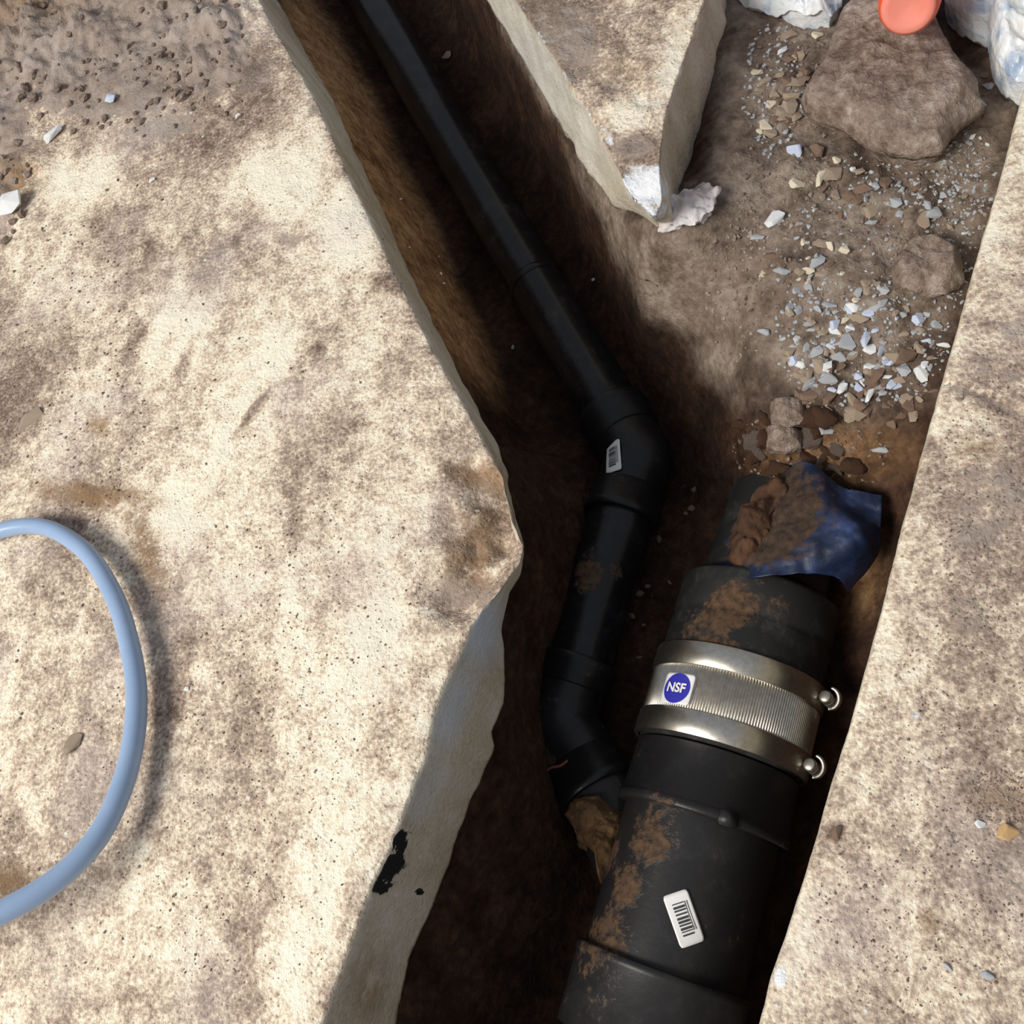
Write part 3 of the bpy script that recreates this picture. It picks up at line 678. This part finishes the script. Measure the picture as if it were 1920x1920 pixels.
# ------------------------------------------------------------------ cable
CB = mat_simple('blue_grey_cable_jacket', (.28, .40, .60), (.37, .50, .72), 12, .27, 0, 0, .5)
pts = [P(-200, 1060, .012), P(-70, 1015, .012), P(60, 986, .013), P(150, 1025, .015), P(210, 1110, .016), P(243, 1210, .016), P(256, 1310, .016), P(242, 1430, .018), P(195, 1550, .024), P(120, 1638, .034), P(20, 1702, .046), P(-100, 1750, .055), P(-240, 1770, .05), P(-360, 1700, .035), P(-450, 1560, .02), P(-480, 1380, .013), P(-420, 1200, .012)]
cb = empty('cable_loop', 'blue-grey flexible cable looping in from the left edge above the slab', 'cable', P(60, 986, 0))
V, Fc = sweep(spline(pts, 290), [.0066 + .0014 * min(1, k / 175) for k in range(290)], 28); child(mesh_obj('cable_jacket', V, Fc, CB), cb)

# ------------------------------------------------------------------ blue plastic film over the old pipe
rows = [[(1398, 950, -.165), (1450, 905, -.160), (1508, 868, -.138), (1580, 915, -.142), (1654, 932, -.150)],
        [(1368, 1000, -.168), (1430, 965, -.148), (1525, 925, -.128), (1592, 955, -.140), (1652, 985, -.150)],
        [(1345, 1045, -.172), (1420, 1028, -.139), (1510, 1000, -.130), (1612, 1008, -.126), (1642, 1045, -.158)],
        [(1328, 1080, -.178), (1400, 1086, -.1385), (1480, 1078, -.133), (1560, 1080, -.145), (1590, 1108, -.178)]]
n = 48; R4 = [spline([P(*q_) for q_ in r], n) for r in rows]; V = []
for j in range(n):
    c_ = spline([R4[k][j] for k in range(4)], n); V.append(c_)
VV, Fc = [], []
for i in range(n):
    for j in range(n):
        p = V[j][i].copy(); p.z += .0045 * abs(fbm(p.x, p.y, 0, 40, 3)) + .002 * fbm(p.x, p.y, 0, 120, 2); VV.append(p)
for i in range(n - 1):
    for j in range(n - 1): a = i * n + j; Fc.append((a, a + 1, a + n + 1, a + n))
s = NT('blue_plastic_film'); n1 = s.noise(32, 5, .65); n2 = s.noise(140, 4, .6)
dd = s.n('ShaderNodeVectorMath'); dd.operation = 'DISTANCE'; s.l(s.co, dd.inputs[0]); dd.inputs[1].default_value = tuple(P(1440, 965, -.14))
mk = s.fr(s.math('ADD', s.fr(dd.outputs['Value'], .02, .07, 1, 0), s.math('MULTIPLY', s.math('SUBTRACT', s.math('ADD', n1, n2), 1.0), 1.1)), .28, .65)
bl = s.ramp(n1, [(.3, (.006, .010, .024)), (.5, (.012, .024, .070)), (.66, (.035, .062, .17)), (.85, (.12, .18, .34))])
FILM = s.set(s.mix(mk, bl, s.ramp(n2, [(.3, (.016, .010, .007)), (.7, (.085, .05, .032))])), s.math('ADD', .48, s.math('MULTIPLY', mk, .4)), spec=.4); s.bump(n2, .3, .002)
film = mesh_obj('plastic_film', VV, Fc, FILM, loc=P(1500, 1000, -.2)); md = film.modifiers.new('t', 'SOLIDIFY'); md.thickness = .0008
tag(film, 'crumpled blue plastic film smeared with soil, wrapped over the old drain end', 'plastic film')

# ------------------------------------------------------------------ clods, stones
def clod(name, label, outline, zb, th, mat, seed=0, cat='clod', group=None, rough=.006, base=None, rings=26, per=120, power=3.0, freq=40, tilt=(0, 0)):
    """solid lump whose outline is seen at the given pixels; th = thickness"""
    zc = zb + th * .45
    pts = [P(x, y, zc) for x, y in outline]; C = sum(pts, Vector()) / len(pts)
    topo = [Vector((p.x, p.y, p.z)) for p in pts]; boto = [Vector((C.x + (p.x - C.x) * .9, C.y + (p.y - C.y) * .9, zb - .006)) for p in pts]
    V, Fc, E = from_outline(topo, boto, rings, per, lambda t: th * .55 * (1 - t ** power), rough, seed, centre=C, freq=freq)
    for v in V:
        v.z += (v.x - C.x) * tilt[0] + (v.y - C.y) * tilt[1]
    o = mesh_obj(name, V, Fc, mat, loc=(C.x, C.y, zb)); return tag(o, label, cat, group)
def hull_stone(seed, flat=.55, angular=True):
    rnd = random.Random(seed); bm = bmesh.new()
    for _ in range(13 if angular else 26):
        v = Vector((rnd.gauss(0, 1), rnd.gauss(0, 1), rnd.gauss(0, 1))).normalized() * rnd.uniform(.8, 1.0); v.z *= flat; bm.verts.new(v * .5)
    r = bmesh.ops.convex_hull(bm, input=bm.verts); bmesh.ops.delete(bm, geom=[g for g in r['geom_interior'] if isinstance(g, bmesh.types.BMVert)], context='VERTS')
    bmesh.ops.bevel(bm, geom=bm.edges, offset=.022, segments=2, affect='EDGES', profile=.6, clamp_overlap=True)
    bmesh.ops.recalc_face_normals(bm, faces=bm.faces)
    me = bpy.data.meshes.new('stone'); bm.to_mesh(me); bm.free(); return me
def lump_mesh(seed):
    bm = bmesh.new(); bmesh.ops.create_icosphere(bm, subdivisions=3, radius=.5)
    for v in bm.verts: v.co *= 1 + .38 * noise.fractal(v.co * 2.2 + Vector((seed, 0, 0)), 1, 2, 4); v.co.z *= .7
    me = bpy.data.meshes.new('lump'); bm.to_mesh(me); bm.free(); me.polygons.foreach_set('use_smooth', [True] * len(me.polygons)); return me
STONES = {}
def stone(name, label, px, py, size, kind, rot=0, asp=(1, .7, .6), seed=0, group=None, surface='soil', cat='stone', shape='hull'):
    """size = longest side in photo pixels"""
    p = on_soil(px, py) if surface == 'soil' else (surface if isinstance(surface, Vector) else P(px, py, 0.0))
    m = scale_at(px, py, p.z) * size; key = (shape, seed % 9, kind)
    if key not in STONES:
        me = hull_stone(seed % 9 + 3) if shape == 'hull' else lump_mesh(seed % 9 + 11); mt = G[kind] if kind in G else {'clod': CLOD, 'clodr': CLODR, 'clodo': CLODO}[kind]
        me.materials.append(mt); STONES[key] = me
    o = bpy.data.objects.new(name, STONES[key]); col.objects.link(o)
    o.location = p + Vector((0, 0, m * asp[2] * .5 * .38)); o.scale = (m * asp[0], m * asp[1], m * asp[2] / .7)
    rr = random.Random(seed * 7 + 1); o.rotation_euler = (rr.uniform(-.22, .22), rr.uniform(-.22, .22), math.radians(-rot))
    return tag(o, label, cat, group)

clod('dirt_clod', 'largest flat slab-like brown clod, lying under the orange tube at top right',
     [(1572, 40), (1545, 110), (1500, 188), (1508, 212), (1568, 232), (1620, 262), (1668, 290), (1720, 296), (1768, 288), (1790, 245), (1836, 196), (1832, 150), (1796, 118), (1765, 60), (1740, -10), (1680, -40), (1610, -20)], -.078, .038, CLOD, 3, rings=44, per=200, power=10, rough=.0055, freq=34)
clod('dirt_clod', 'smooth flat brown-grey clod pressed into the rubble close to the right slab',
     [(1690, 465), (1672, 510), (1678, 535), (1720, 548), (1770, 545), (1800, 515), (1800, 470), (1760, 448), (1720, 450)], -.092, .020, CLOD, 5, power=6)
clod('dirt_clod', 'pinkish-brown clod at the foot of the gravel, left of its twin', [(1440, 800), (1438, 835), (1470, 842), (1500, 832), (1500, 806), (1470, 796)], -.140, .018, CLOD, 6, power=4, rough=.004)
clod('dirt_clod', 'squarish brown clod just above the pinkish clod, foot of the gravel', [(1450, 755), (1446, 795), (1475, 803), (1512, 790), (1510, 752), (1480, 745)], -.132, .020, CLOD, 8, power=4, rough=.004)
clod('dirt_clod', 'reddish round clod sitting on the left of the blue plastic film', [(1388, 950), (1384, 990), (1400, 1022), (1428, 1022), (1448, 990), (1445, 958), (1415, 940)], -.148, .022, CLODR, 9, power=2.5, rough=.004)
clod('dirt_clod', 'ochre clay lump packed on the branch arm below the lower bend', [(1075, 1498), (1068, 1530), (1085, 1575), (1115, 1600), (1125, 1645), (1160, 1610), (1182, 1560), (1172, 1525), (1145, 1512), (1120, 1492)], -.200, .028, CLODO, 12, power=2.2, rough=.009, freq=50)
clod('dirt_clod', 'rust-coloured soil heap banked on the film above the coupling', [(1392, 990), (1370, 1050), (1385, 1082), (1440, 1090), (1490, 1072), (1445, 1040), (1460, 960), (1500, 905), (1460, 885), (1410, 930)], -.165, .030, CLODR, 13, power=2.0, rough=.010, freq=45)
clod('plaster_crumbs', 'chalky pinkish-white rubble heap against the chipped tip of the slab', [(1236, 366), (1215, 392), (1228, 410), (1262, 420), (1305, 414), (1338, 390), (1346, 352), (1318, 338), (1278, 362)], -.056, .012, mat_simple('chalky_rubble', (.42, .33, .29), (.95, .94, .97), 30, .9, .6, .005), 15, 'rubble', power=2.2, rough=.010, freq=60)

named = [('pebble', 'pale blue-white pebble below the big clod', 1490, 285, 42, 'blue', 70, (1, .9, .7)),
         ('pebble', 'cream chip shaped like a wing, left of its matching pair', 1492, 346, 42, 'cream', 15, (1, .6, .5)),
         ('pebble', 'cream chip pointing up to the right, right of its pair', 1538, 338, 46, 'cream', -55, (1, .5, .5)),
         ('pebble', 'largest clean white stone alone on the pale soil slope', 1453, 416, 54, 'white', -35, (1, .62, .6)),
         ('pebble', 'thin grey flake just below the large white stone', 1420, 446, 36, 'grey', 20, (1, .45, .3)),
         ('pebble', 'small bright white bead-like pebble left of the pebble cluster', 1424, 137, 16, 'white', 0, (1, .9, .8)),
         ('pebble', 'white oval pebble leaning at the upper pebble cluster', 1468, 100, 34, 'white', -50, (1, .55, .6)),
         ('pebble', 'round tan pebble right of the white oval one', 1498, 110, 30, 'tan', 0, (1, .9, .8)),
         ('pebble', 'tan lump at the head of the upper pebble cluster', 1480, 72, 40, 'tan', 10, (1, .8, .7)),
         ('pebble', 'tan chip beside the white plastic at the top', 1506, 48, 34, 'tan', 50, (1, .7, .7)),
         ('pebble', 'pale flat chip between the cluster and the big clod', 1530, 68, 32, 'cream', 0, (1, .6, .5)),
         ('pebble', 'reddish-brown stone beside the pale blue pebble', 1532, 285, 48, 'brown', 75, (1, .7, .7)),
         ('pebble', 'small cream pebble under the lower edge of the big clod', 1568, 303, 26, 'cream', 60, (1, .7, .7)),
         ('pebble', 'tiny white pebble right of the small cream one', 1600, 320, 20, 'white', 60, (1, .8, .7)),
         ('pebble', 'pale grey chip in the shadow right of the big clod', 1853, 163, 34, 'grey', 50, (1, .7, .6)),
         ('pebble', 'long pale chip, left end of the gravel patch', 1465, 512, 44, 'grey', 10, (1, .45, .5)),
         ('pebble', 'pale cream chip right of the long pale chip', 1512, 510, 42, 'cream', 10, (1, .4, .5)),
         ('pebble', 'curved grey shard standing in the middle of the gravel', 1516, 540, 40, 'grey', 60, (1, .45, .5)),
         ('pebble', 'leaning long grey shard above the dense gravel', 1482, 580, 48, 'grey', -58, (1, .42, .5)),
         ('pebble', 'thin pale sliver lying across the gravel', 1552, 574, 42, 'grey', 20, (1, .3, .4)),
         ('pebble', 'isolated grey chip at the left rim of the gravel', 1432, 624, 36, 'grey', 45, (1, .55, .5)),
         ('pebble', 'bright white pebble in the dense gravel, left one', 1555, 655, 30, 'white', 70, (1, .8, .7)),
         ('pebble', 'bright white pebble in the dense gravel, right one', 1630, 690, 30, 'white', 10, (1, .7, .7)),
         ('pebble', 'round white pebble left of the dense gravel centre', 1485, 682, 22, 'white', 0, (1, .9, .8)),
         ('pebble', 'tall bluish shard in the dense gravel', 1624, 640, 54, 'blue', -75, (1, .42, .5)),
         ('pebble', 'second bluish shard leaning right in the gravel', 1656, 655, 48, 'blue', -55, (1, .35, .5)),
         ('pebble', 'white-blue block at lower right of the gravel', 1611, 732, 36, 'blue', 70, (1, .6, .6)),
         ('pebble', 'rusty dark round stone close to the right slab', 1695, 672, 56, 'brown', 0, (1, .85, .7)),
         ('pebble', 'grey-white angular chip in soil right of the brown clods', 1545, 808, 44, 'grey', 25, (1, .5, .5)),
         ('pebble', 'white chip above the corner of the blue film', 1650, 846, 42, 'grey', 20, (1, .5, .5)),
         ('pebble', 'tiny white pebble in dark soil right of the upper bend', 1243, 865, 12, 'grey', 0, (1, .9, .8)),
         ('pebble', 'tiny white pebble in dark soil below the slab tongue', 1114, 525, 12, 'grey', 0, (1, .8, .8)),
         ('pebble', 'small dusty pebble in the dark top of the trench', 838, 107, 22, 'tan', 0, (1, .8, .7)),
         ('pebble', 'tiny pale pebble on the soil left of the thin pipe', 962, 652, 12, 'grey', 90, (1, .6, .6))]
for k, (nm, lb_, x, y, sz, kd, rt_, asp) in enumerate(named):
    stone(nm, lb_, x, y, sz, kd, rt_, asp, seed=k)
p = on_soil(1006, 452)
V, Fc = sweep(lerp_poly([on_soil(993, 434) + Vector((0, 0, .002)), on_soil(1018, 470) + Vector((0, 0, .002))], 8), [.0008, .0014, .0018, .0018, .0017, .0015, .0012, .0006], 10)
tag(mesh_obj('wood_splinter', V, Fc, G['tan'], loc=p), 'thin pale splinter lying beside the thin pipe in the dark trench', 'splinter')
named_s = [('pebble', 'white chip on the dirt at the upper left of the left slab', 103, 254, 40, 'white', -35, (1, .55, .5)),
           ('pebble', 'large white shard at the left picture edge', 12, 392, 74, 'white', -10, (1, .55, .4)),
           ('pebble', 'small bluish-white pebble on the dirt, top left', 210, 189, 22, 'blue', 0, (1, .9, .7)),
           ('pebble', 'grey flat pebble on the left slab above the cable', 62, 790, 50, 'tan', -30, (1, .8, .3)),
           ('pebble', 'tiny white bead near the left trench edge', 448, 219, 14, 'white', 0, (1, .8, .7)),
           ('pebble', 'amber stone on the right slab at the picture edge', 1888, 1562, 56, 'amber', 10, (1, .8, .6)),
           ('pebble', 'white pebble beside the amber stone', 1836, 1545, 30, 'white', 10, (1, .7, .5)),
           ('pebble', 'brown flake near the edge of the right slab', 1570, 1562, 38, 'brown', -60, (1, .6, .4)),
           ('pebble', 'brown flat stone inside the cable loop', 138, 1396, 50, 'tan', -60, (1, .7, .35)),
           ('pebble', 'white fleck inside the gap of the dirt near the left slab top', 287, 338, 14, 'white', 0, (1, .8, .6)),
           ('pebble', 'small bright fleck right of the cable loop', 350, 1292, 12, 'white', 0, (1, .8, .6)),
           ('pebble', 'small grey chip in the lower right slab dirt', 1850, 1830, 34, 'grey', 20, (1, .6, .4)),
           ('pebble', 'grey-white pebble at the lower right slab, left of the chip', 1776, 1815, 26, 'grey', 60, (1, .6, .5)),
           ('pebble', 'small cream pebble in the upper stain of the right slab', 1822, 858, 22, 'cream', 10, (1, .7, .5)),
           ('pebble', 'tiny cream pebble left of the upper stain on the right slab', 1760, 928, 18, 'cream', 10, (1, .7, .5))]
def on_slab(px, py):
    ob = left_slab if px < 1300 else right_slab
    o_ = Vector((0, 0, H)); d = (P(px, py, 0) - o_).normalized(); ok, loc, nrm, fi = ob.ray_cast(o_, d)
    return loc.copy() if ok else P(px, py, 0)
bpy.context.view_layer.update()
for k, (nm, lb_, x, y, sz, kd, rt_, asp) in enumerate(named_s):
    stone(nm, lb_, x, y, sz, kd, rt_, asp, seed=k + 40, surface=on_slab(x, y))

# gravel in the open: each stone its own object
rnd = random.Random(11)
def scatter(n, cx, cy, rx, ry, ang, kinds, sizes, label, group, name='gravel_stone', shape='hull', cat='stone', avoid=[], dens=1.0):
    a = math.radians(ang); made = 0; tries = 0
    while made < n and tries < n * 20:
        tries += 1
        r = math.sqrt(rnd.random()) ** dens; t = rnd.uniform(0, 2 * math.pi); u, v = rx * r * math.cos(t), ry * r * math.sin(t)
        x, y = cx + u * math.cos(a) - v * math.sin(a), cy + u * math.sin(a) + v * math.cos(a)
        e = np.interp(y, [q_[1] for q_ in RT], [q_[0] for q_ in RT])
        if x > e - 12 or any((x - ax_) ** 2 + (y - ay) ** 2 < ar * ar for ax_, ay, ar in avoid): continue
        kd = rnd.choice(kinds); sz = rnd.uniform(*sizes) * rnd.uniform(.85, 1.35)
        ww = 'middle'
        if r > .4: ww = ('right', 'lower right', 'lower', 'lower left', 'left', 'upper left', 'upper', 'upper right')[int(((math.degrees(math.atan2(y - cy, x - cx)) + 382.5) % 360) // 45)]
        lab = label.format(size='tiny' if sz < sizes[0] * 1.25 else ('small' if sz < (sizes[0] + sizes[1]) * .58 else 'larger'), colour={'grey': 'grey', 'white': 'white', 'blue': 'bluish', 'tan': 'tan', 'brown': 'brown', 'cream': 'cream', 'clod': 'pale brown', 'clodr': 'reddish brown'}[kd], part=ww)
        stone(name, lab, x, y, sz, kd, rnd.uniform(-80, 80), (1, rnd.uniform(.45, .85), rnd.uniform(.4, .65)), seed=rnd.randrange(900), group=group, shape=shape, cat=cat)
        made += 1
AV = [(1740, 498, 70), (1680, 170, 150), (1470, 820, 35), (1480, 775, 35)]
scatter(108, 1615, 660, 155, 88, -8, ['grey', 'white', 'blue', 'grey', 'tan'], (17, 40), '{size} {colour} chip in the {part} part of the dense gravel patch', 'chips of the dense gravel patch', avoid=AV)
scatter(42, 1625, 740, 140, 62, -5, ['brown', 'tan', 'brown'], (20, 44), '{size} {colour} stone in the {part} part of the gravel above the blue film', 'stones at the lower side of the gravel', avoid=AV)
scatter(46, 1545, 530, 120, 75, 10, ['grey', 'tan', 'brown', 'cream', 'grey'], (16, 36), '{size} {colour} chip in the {part} part of the thin gravel below the white stone', 'chips of the thin upper gravel', avoid=AV)
scatter(32, 1640, 370, 130, 60, 5, ['brown', 'tan', 'brown', 'grey'], (16, 42), '{size} {colour} stone, {part} in the loose stones under the big clod', 'stones under the big clod', avoid=AV)
scatter(34, 1460, 170, 52, 95, 10, ['brown', 'tan', 'brown', 'cream'], (18, 42), '{size} {colour} pebble, {part} in the cluster left of the big clod', 'pebbles left of the big clod', avoid=AV)
scatter(36, 1500, 830, 115, 62, 10, ['clodr', 'clod', 'clodr'], (20, 50), '{size} {colour} soil lump, {part} in the lumps at the foot of the gravel', 'soil lumps at the foot of the gravel', name='soil_lump', shape='lump', cat='clod', avoid=AV)
scatter(24, 1795, 420, 62, 170, 15, ['grey', 'white', 'tan'], (9, 20), '{size} {colour} grit chip, {part} in the grit along the right slab edge', 'fine grit along the right slab', avoid=AV)
scatter(14, 1870, 190, 50, 60, 0, ['clod', 'brown', 'grey'], (16, 34), '{size} {colour} lump, {part} in the dark gap right of the big clod', 'lumps right of the big clod', avoid=AV)
scatter(26, 1240, 1060, 60, 180, 12, ['clodr', 'brown'], (7, 16), '{size} {colour} crumb, {part} on the dark bed between the two pipes', 'soil crumbs between the pipes', name='soil_crumb', shape='lump', cat='crumb')
# loose crumbs of soil on the slabs: nobody could count them
def crumbs(name, label, spots, n, seed, mat, sizes=(3, 11)):
    rnd = random.Random(seed); bm = bmesh.new()
    for _ in range(n):
        cx, cy, rx, ry = rnd.choice(spots); r = math.sqrt(rnd.random()); t = rnd.uniform(0, 6.283); x, y = cx + rx * r * math.cos(t), cy + ry * r * math.sin(t)
        p = on_slab(x, y); m = scale_at(x, y) * rnd.uniform(*sizes) * rnd.uniform(.5, 1)
        if p.z < -.02: continue
        mt = Matrix.Translation(p + Vector((0, 0, m * .12))) @ Matrix.Rotation(rnd.uniform(0, 6), 4, 'Z') @ Matrix.Rotation(rnd.uniform(-.5, .5), 4, 'X') @ Matrix.Diagonal((m, m * rnd.uniform(.5, .9), m * .6, 1))
        g_ = bmesh.ops.create_icosphere(bm, subdivisions=1, radius=.5, matrix=mt)
        for v in g_['verts']: v.co += Vector((rnd.uniform(-1, 1), rnd.uniform(-1, 1), rnd.uniform(-1, 1))) * m * .1
    o = bm_obj(name, bm, mat, smooth=False); return tag(o, label, 'soil crumbs', kind='stuff')
crumbs('loose_soil', 'loose brown soil crumbs strewn over the top left corner of the slab', [(60, 60, 220, 150), (360, 80, 110, 130), (0, 260, 70, 200), (250, 180, 220, 80)], 300, 1, CLOD, (3, 20))
crumbs('loose_soil', 'fine soil crumbs scattered over the pale left slab', [(450, 700, 420, 500), (300, 1400, 350, 480), (640, 1150, 200, 300), (130, 700, 150, 300), (480, 1500, 200, 380)], 1300, 2, CLOD, (2, 7))
crumbs('loose_soil', 'soil crumbs and grit scattered over the right slab', [(1850, 950, 90, 250), (1800, 1350, 130, 300), (1720, 1720, 200, 190), (1870, 1500, 60, 60)], 1200, 3, CLOD, (2, 9))
def grit(label, spots, n, seed, mat, sizes):
    rnd = random.Random(seed); bm = bmesh.new()
    for _ in range(n):
        cx, cy, rx, ry = rnd.choice(spots); q_ = math.sqrt(rnd.random()); t = rnd.uniform(0, 6.283); x, y = cx + rx * q_ * math.cos(t), cy + ry * q_ * math.sin(t)
        if x > np.interp(y, [k[1] for k in RT], [k[0] for k in RT]) - 6 or (x < 1370 and y < 420) or (x - 1680) ** 2 + (y - 170) ** 2 < 140 ** 2: continue
        p = on_soil(x, y); m = scale_at(x, y, p.z) * rnd.uniform(*sizes)
        mt = Matrix.Translation(p + Vector((0, 0, m * .15))) @ Matrix.Rotation(rnd.uniform(0, 6), 4, 'Z') @ Matrix.Rotation(rnd.uniform(-.6, .6), 4, 'X') @ Matrix.Diagonal((m, m * rnd.uniform(.4, .9), m * .6, 1))
        g_ = bmesh.ops.create_icosphere(bm, subdivisions=1, radius=.5, matrix=mt)
        for v in g_['verts']: v.co += Vector((rnd.uniform(-1, 1), rnd.uniform(-1, 1), rnd.uniform(-1, 1))) * m * .12
    return tag(bm_obj('grit', bm, mat, smooth=False), label, 'grit', kind='stuff')
grit('fine pale grit spread between the gravel stones', [(1615, 640, 170, 130), (1800, 400, 60, 180), (1600, 480, 170, 120), (1450, 170, 60, 130), (1690, 330, 130, 60), (1615, 640, 170, 130), (1800, 420, 55, 160)], 1500, 5, G['grey'], (3, 12))
grit('fine brown soil crumbs spread over the rubble shelf', [(1600, 560, 200, 260), (1480, 250, 90, 240), (1520, 850, 150, 90), (1700, 360, 180, 120), (1380, 520, 60, 160)], 1300, 6, CLOD, (3, 12))
# ------------------------------------------------------------------ plastic sheets and the orange tube at the top edge
s = NT('clear_white_plastic'); n1 = s.noise(45, 4, .6); PL = s.set(s.ramp(n1, [(.36, (.42, .54, .74)), (.5, (.84, .89, .93)), (.7, (.95, .96, .97))]), .22, spec=.7); s.bump(n1, .6, .006)
s.b.inputs['Alpha'].default_value = 1
def sheet_patch(label, outline, zb, th, seed):
    o = clod('plastic_sheet', label, outline, zb, th, PL, seed, 'plastic sheet', rough=.004, freq=26, power=3, rings=60, per=300)
    L = o.location
    for v in o.data.vertices:
        p = v.co + L; v.co.z += .020 * (.35 - abs(fbm(p.x, p.y, seed, 22, 3))) + .006 * (.3 - abs(fbm(p.x, p.y, seed + 5, 75, 2)))
    return o
sheet_patch('crinkled white plastic sheet at the top edge left of the orange tube', [(1375, -10), (1400, 8), (1450, 18), (1510, 33), (1560, 28), (1578, 0), (1590, -60), (1500, -110), (1380, -90)], -.075, .035, 21)
sheet_patch('crinkled white plastic sheet filling the top right corner', [(1765, 0), (1790, 22), (1822, 40), (1850, 45), (1858, 85), (1868, 120), (1892, 152), (1935, 170), (2020, 120), (2040, -40), (1960, -120), (1800, -90)], -.082, .05, 22)
OR = mat_simple('orange_plastic', (.86, .10, .035), (.92, .13, .05), 20, .45, 0); OR2 = mat_simple('pale_orange_end', (.90, .27, .20), (.95, .33, .25), 40, .6, .1, .001)
a = P(1703, 14, .012); b = P(1716, -60, -.030); d = (b - a).normalized()
ort = empty('orange_tube', 'bright orange plastic tube end poking in at the top edge over the big clod', 'tube', a)
m = scale_at(1700, 18, .012) * 57
V, Fc = lathe(a, b, [(0, m * .70), (-.0, m * .84), (.002, m * .93), (.007, m), (.03, m * 1.08), (.09, m * 1.15)], 64)
child(mesh_obj('tube_wall', V, Fc, OR), ort)
V, Fc = lathe(a, b, [(.0015, 0.00001), (.0010, m * .35), (-.0008, m * .62), (-.0012, m * .80), (.001, m * .90), (.004, m * .90)], 48); child(mesh_obj('end_cap', V, Fc, OR2), ort)['label'] = 'salmon-coloured end cap'
# red string scrap beside the lower bend
s_ = NT('dull_red_string').set((.22, .06, .045), .8)
pts = [surf(x, y, RH + .002, e2e, d3)[0] for x, y in ((1015, 1455), (1032, 1440), (1050, 1436), (1064, 1426))]
V, Fc = sweep(spline(pts, 20), .0011, 8); tag(mesh_obj('string_scrap', V, Fc, s_, loc=pts[0]), 'short dull red string scrap lying on the lower bend', 'string')
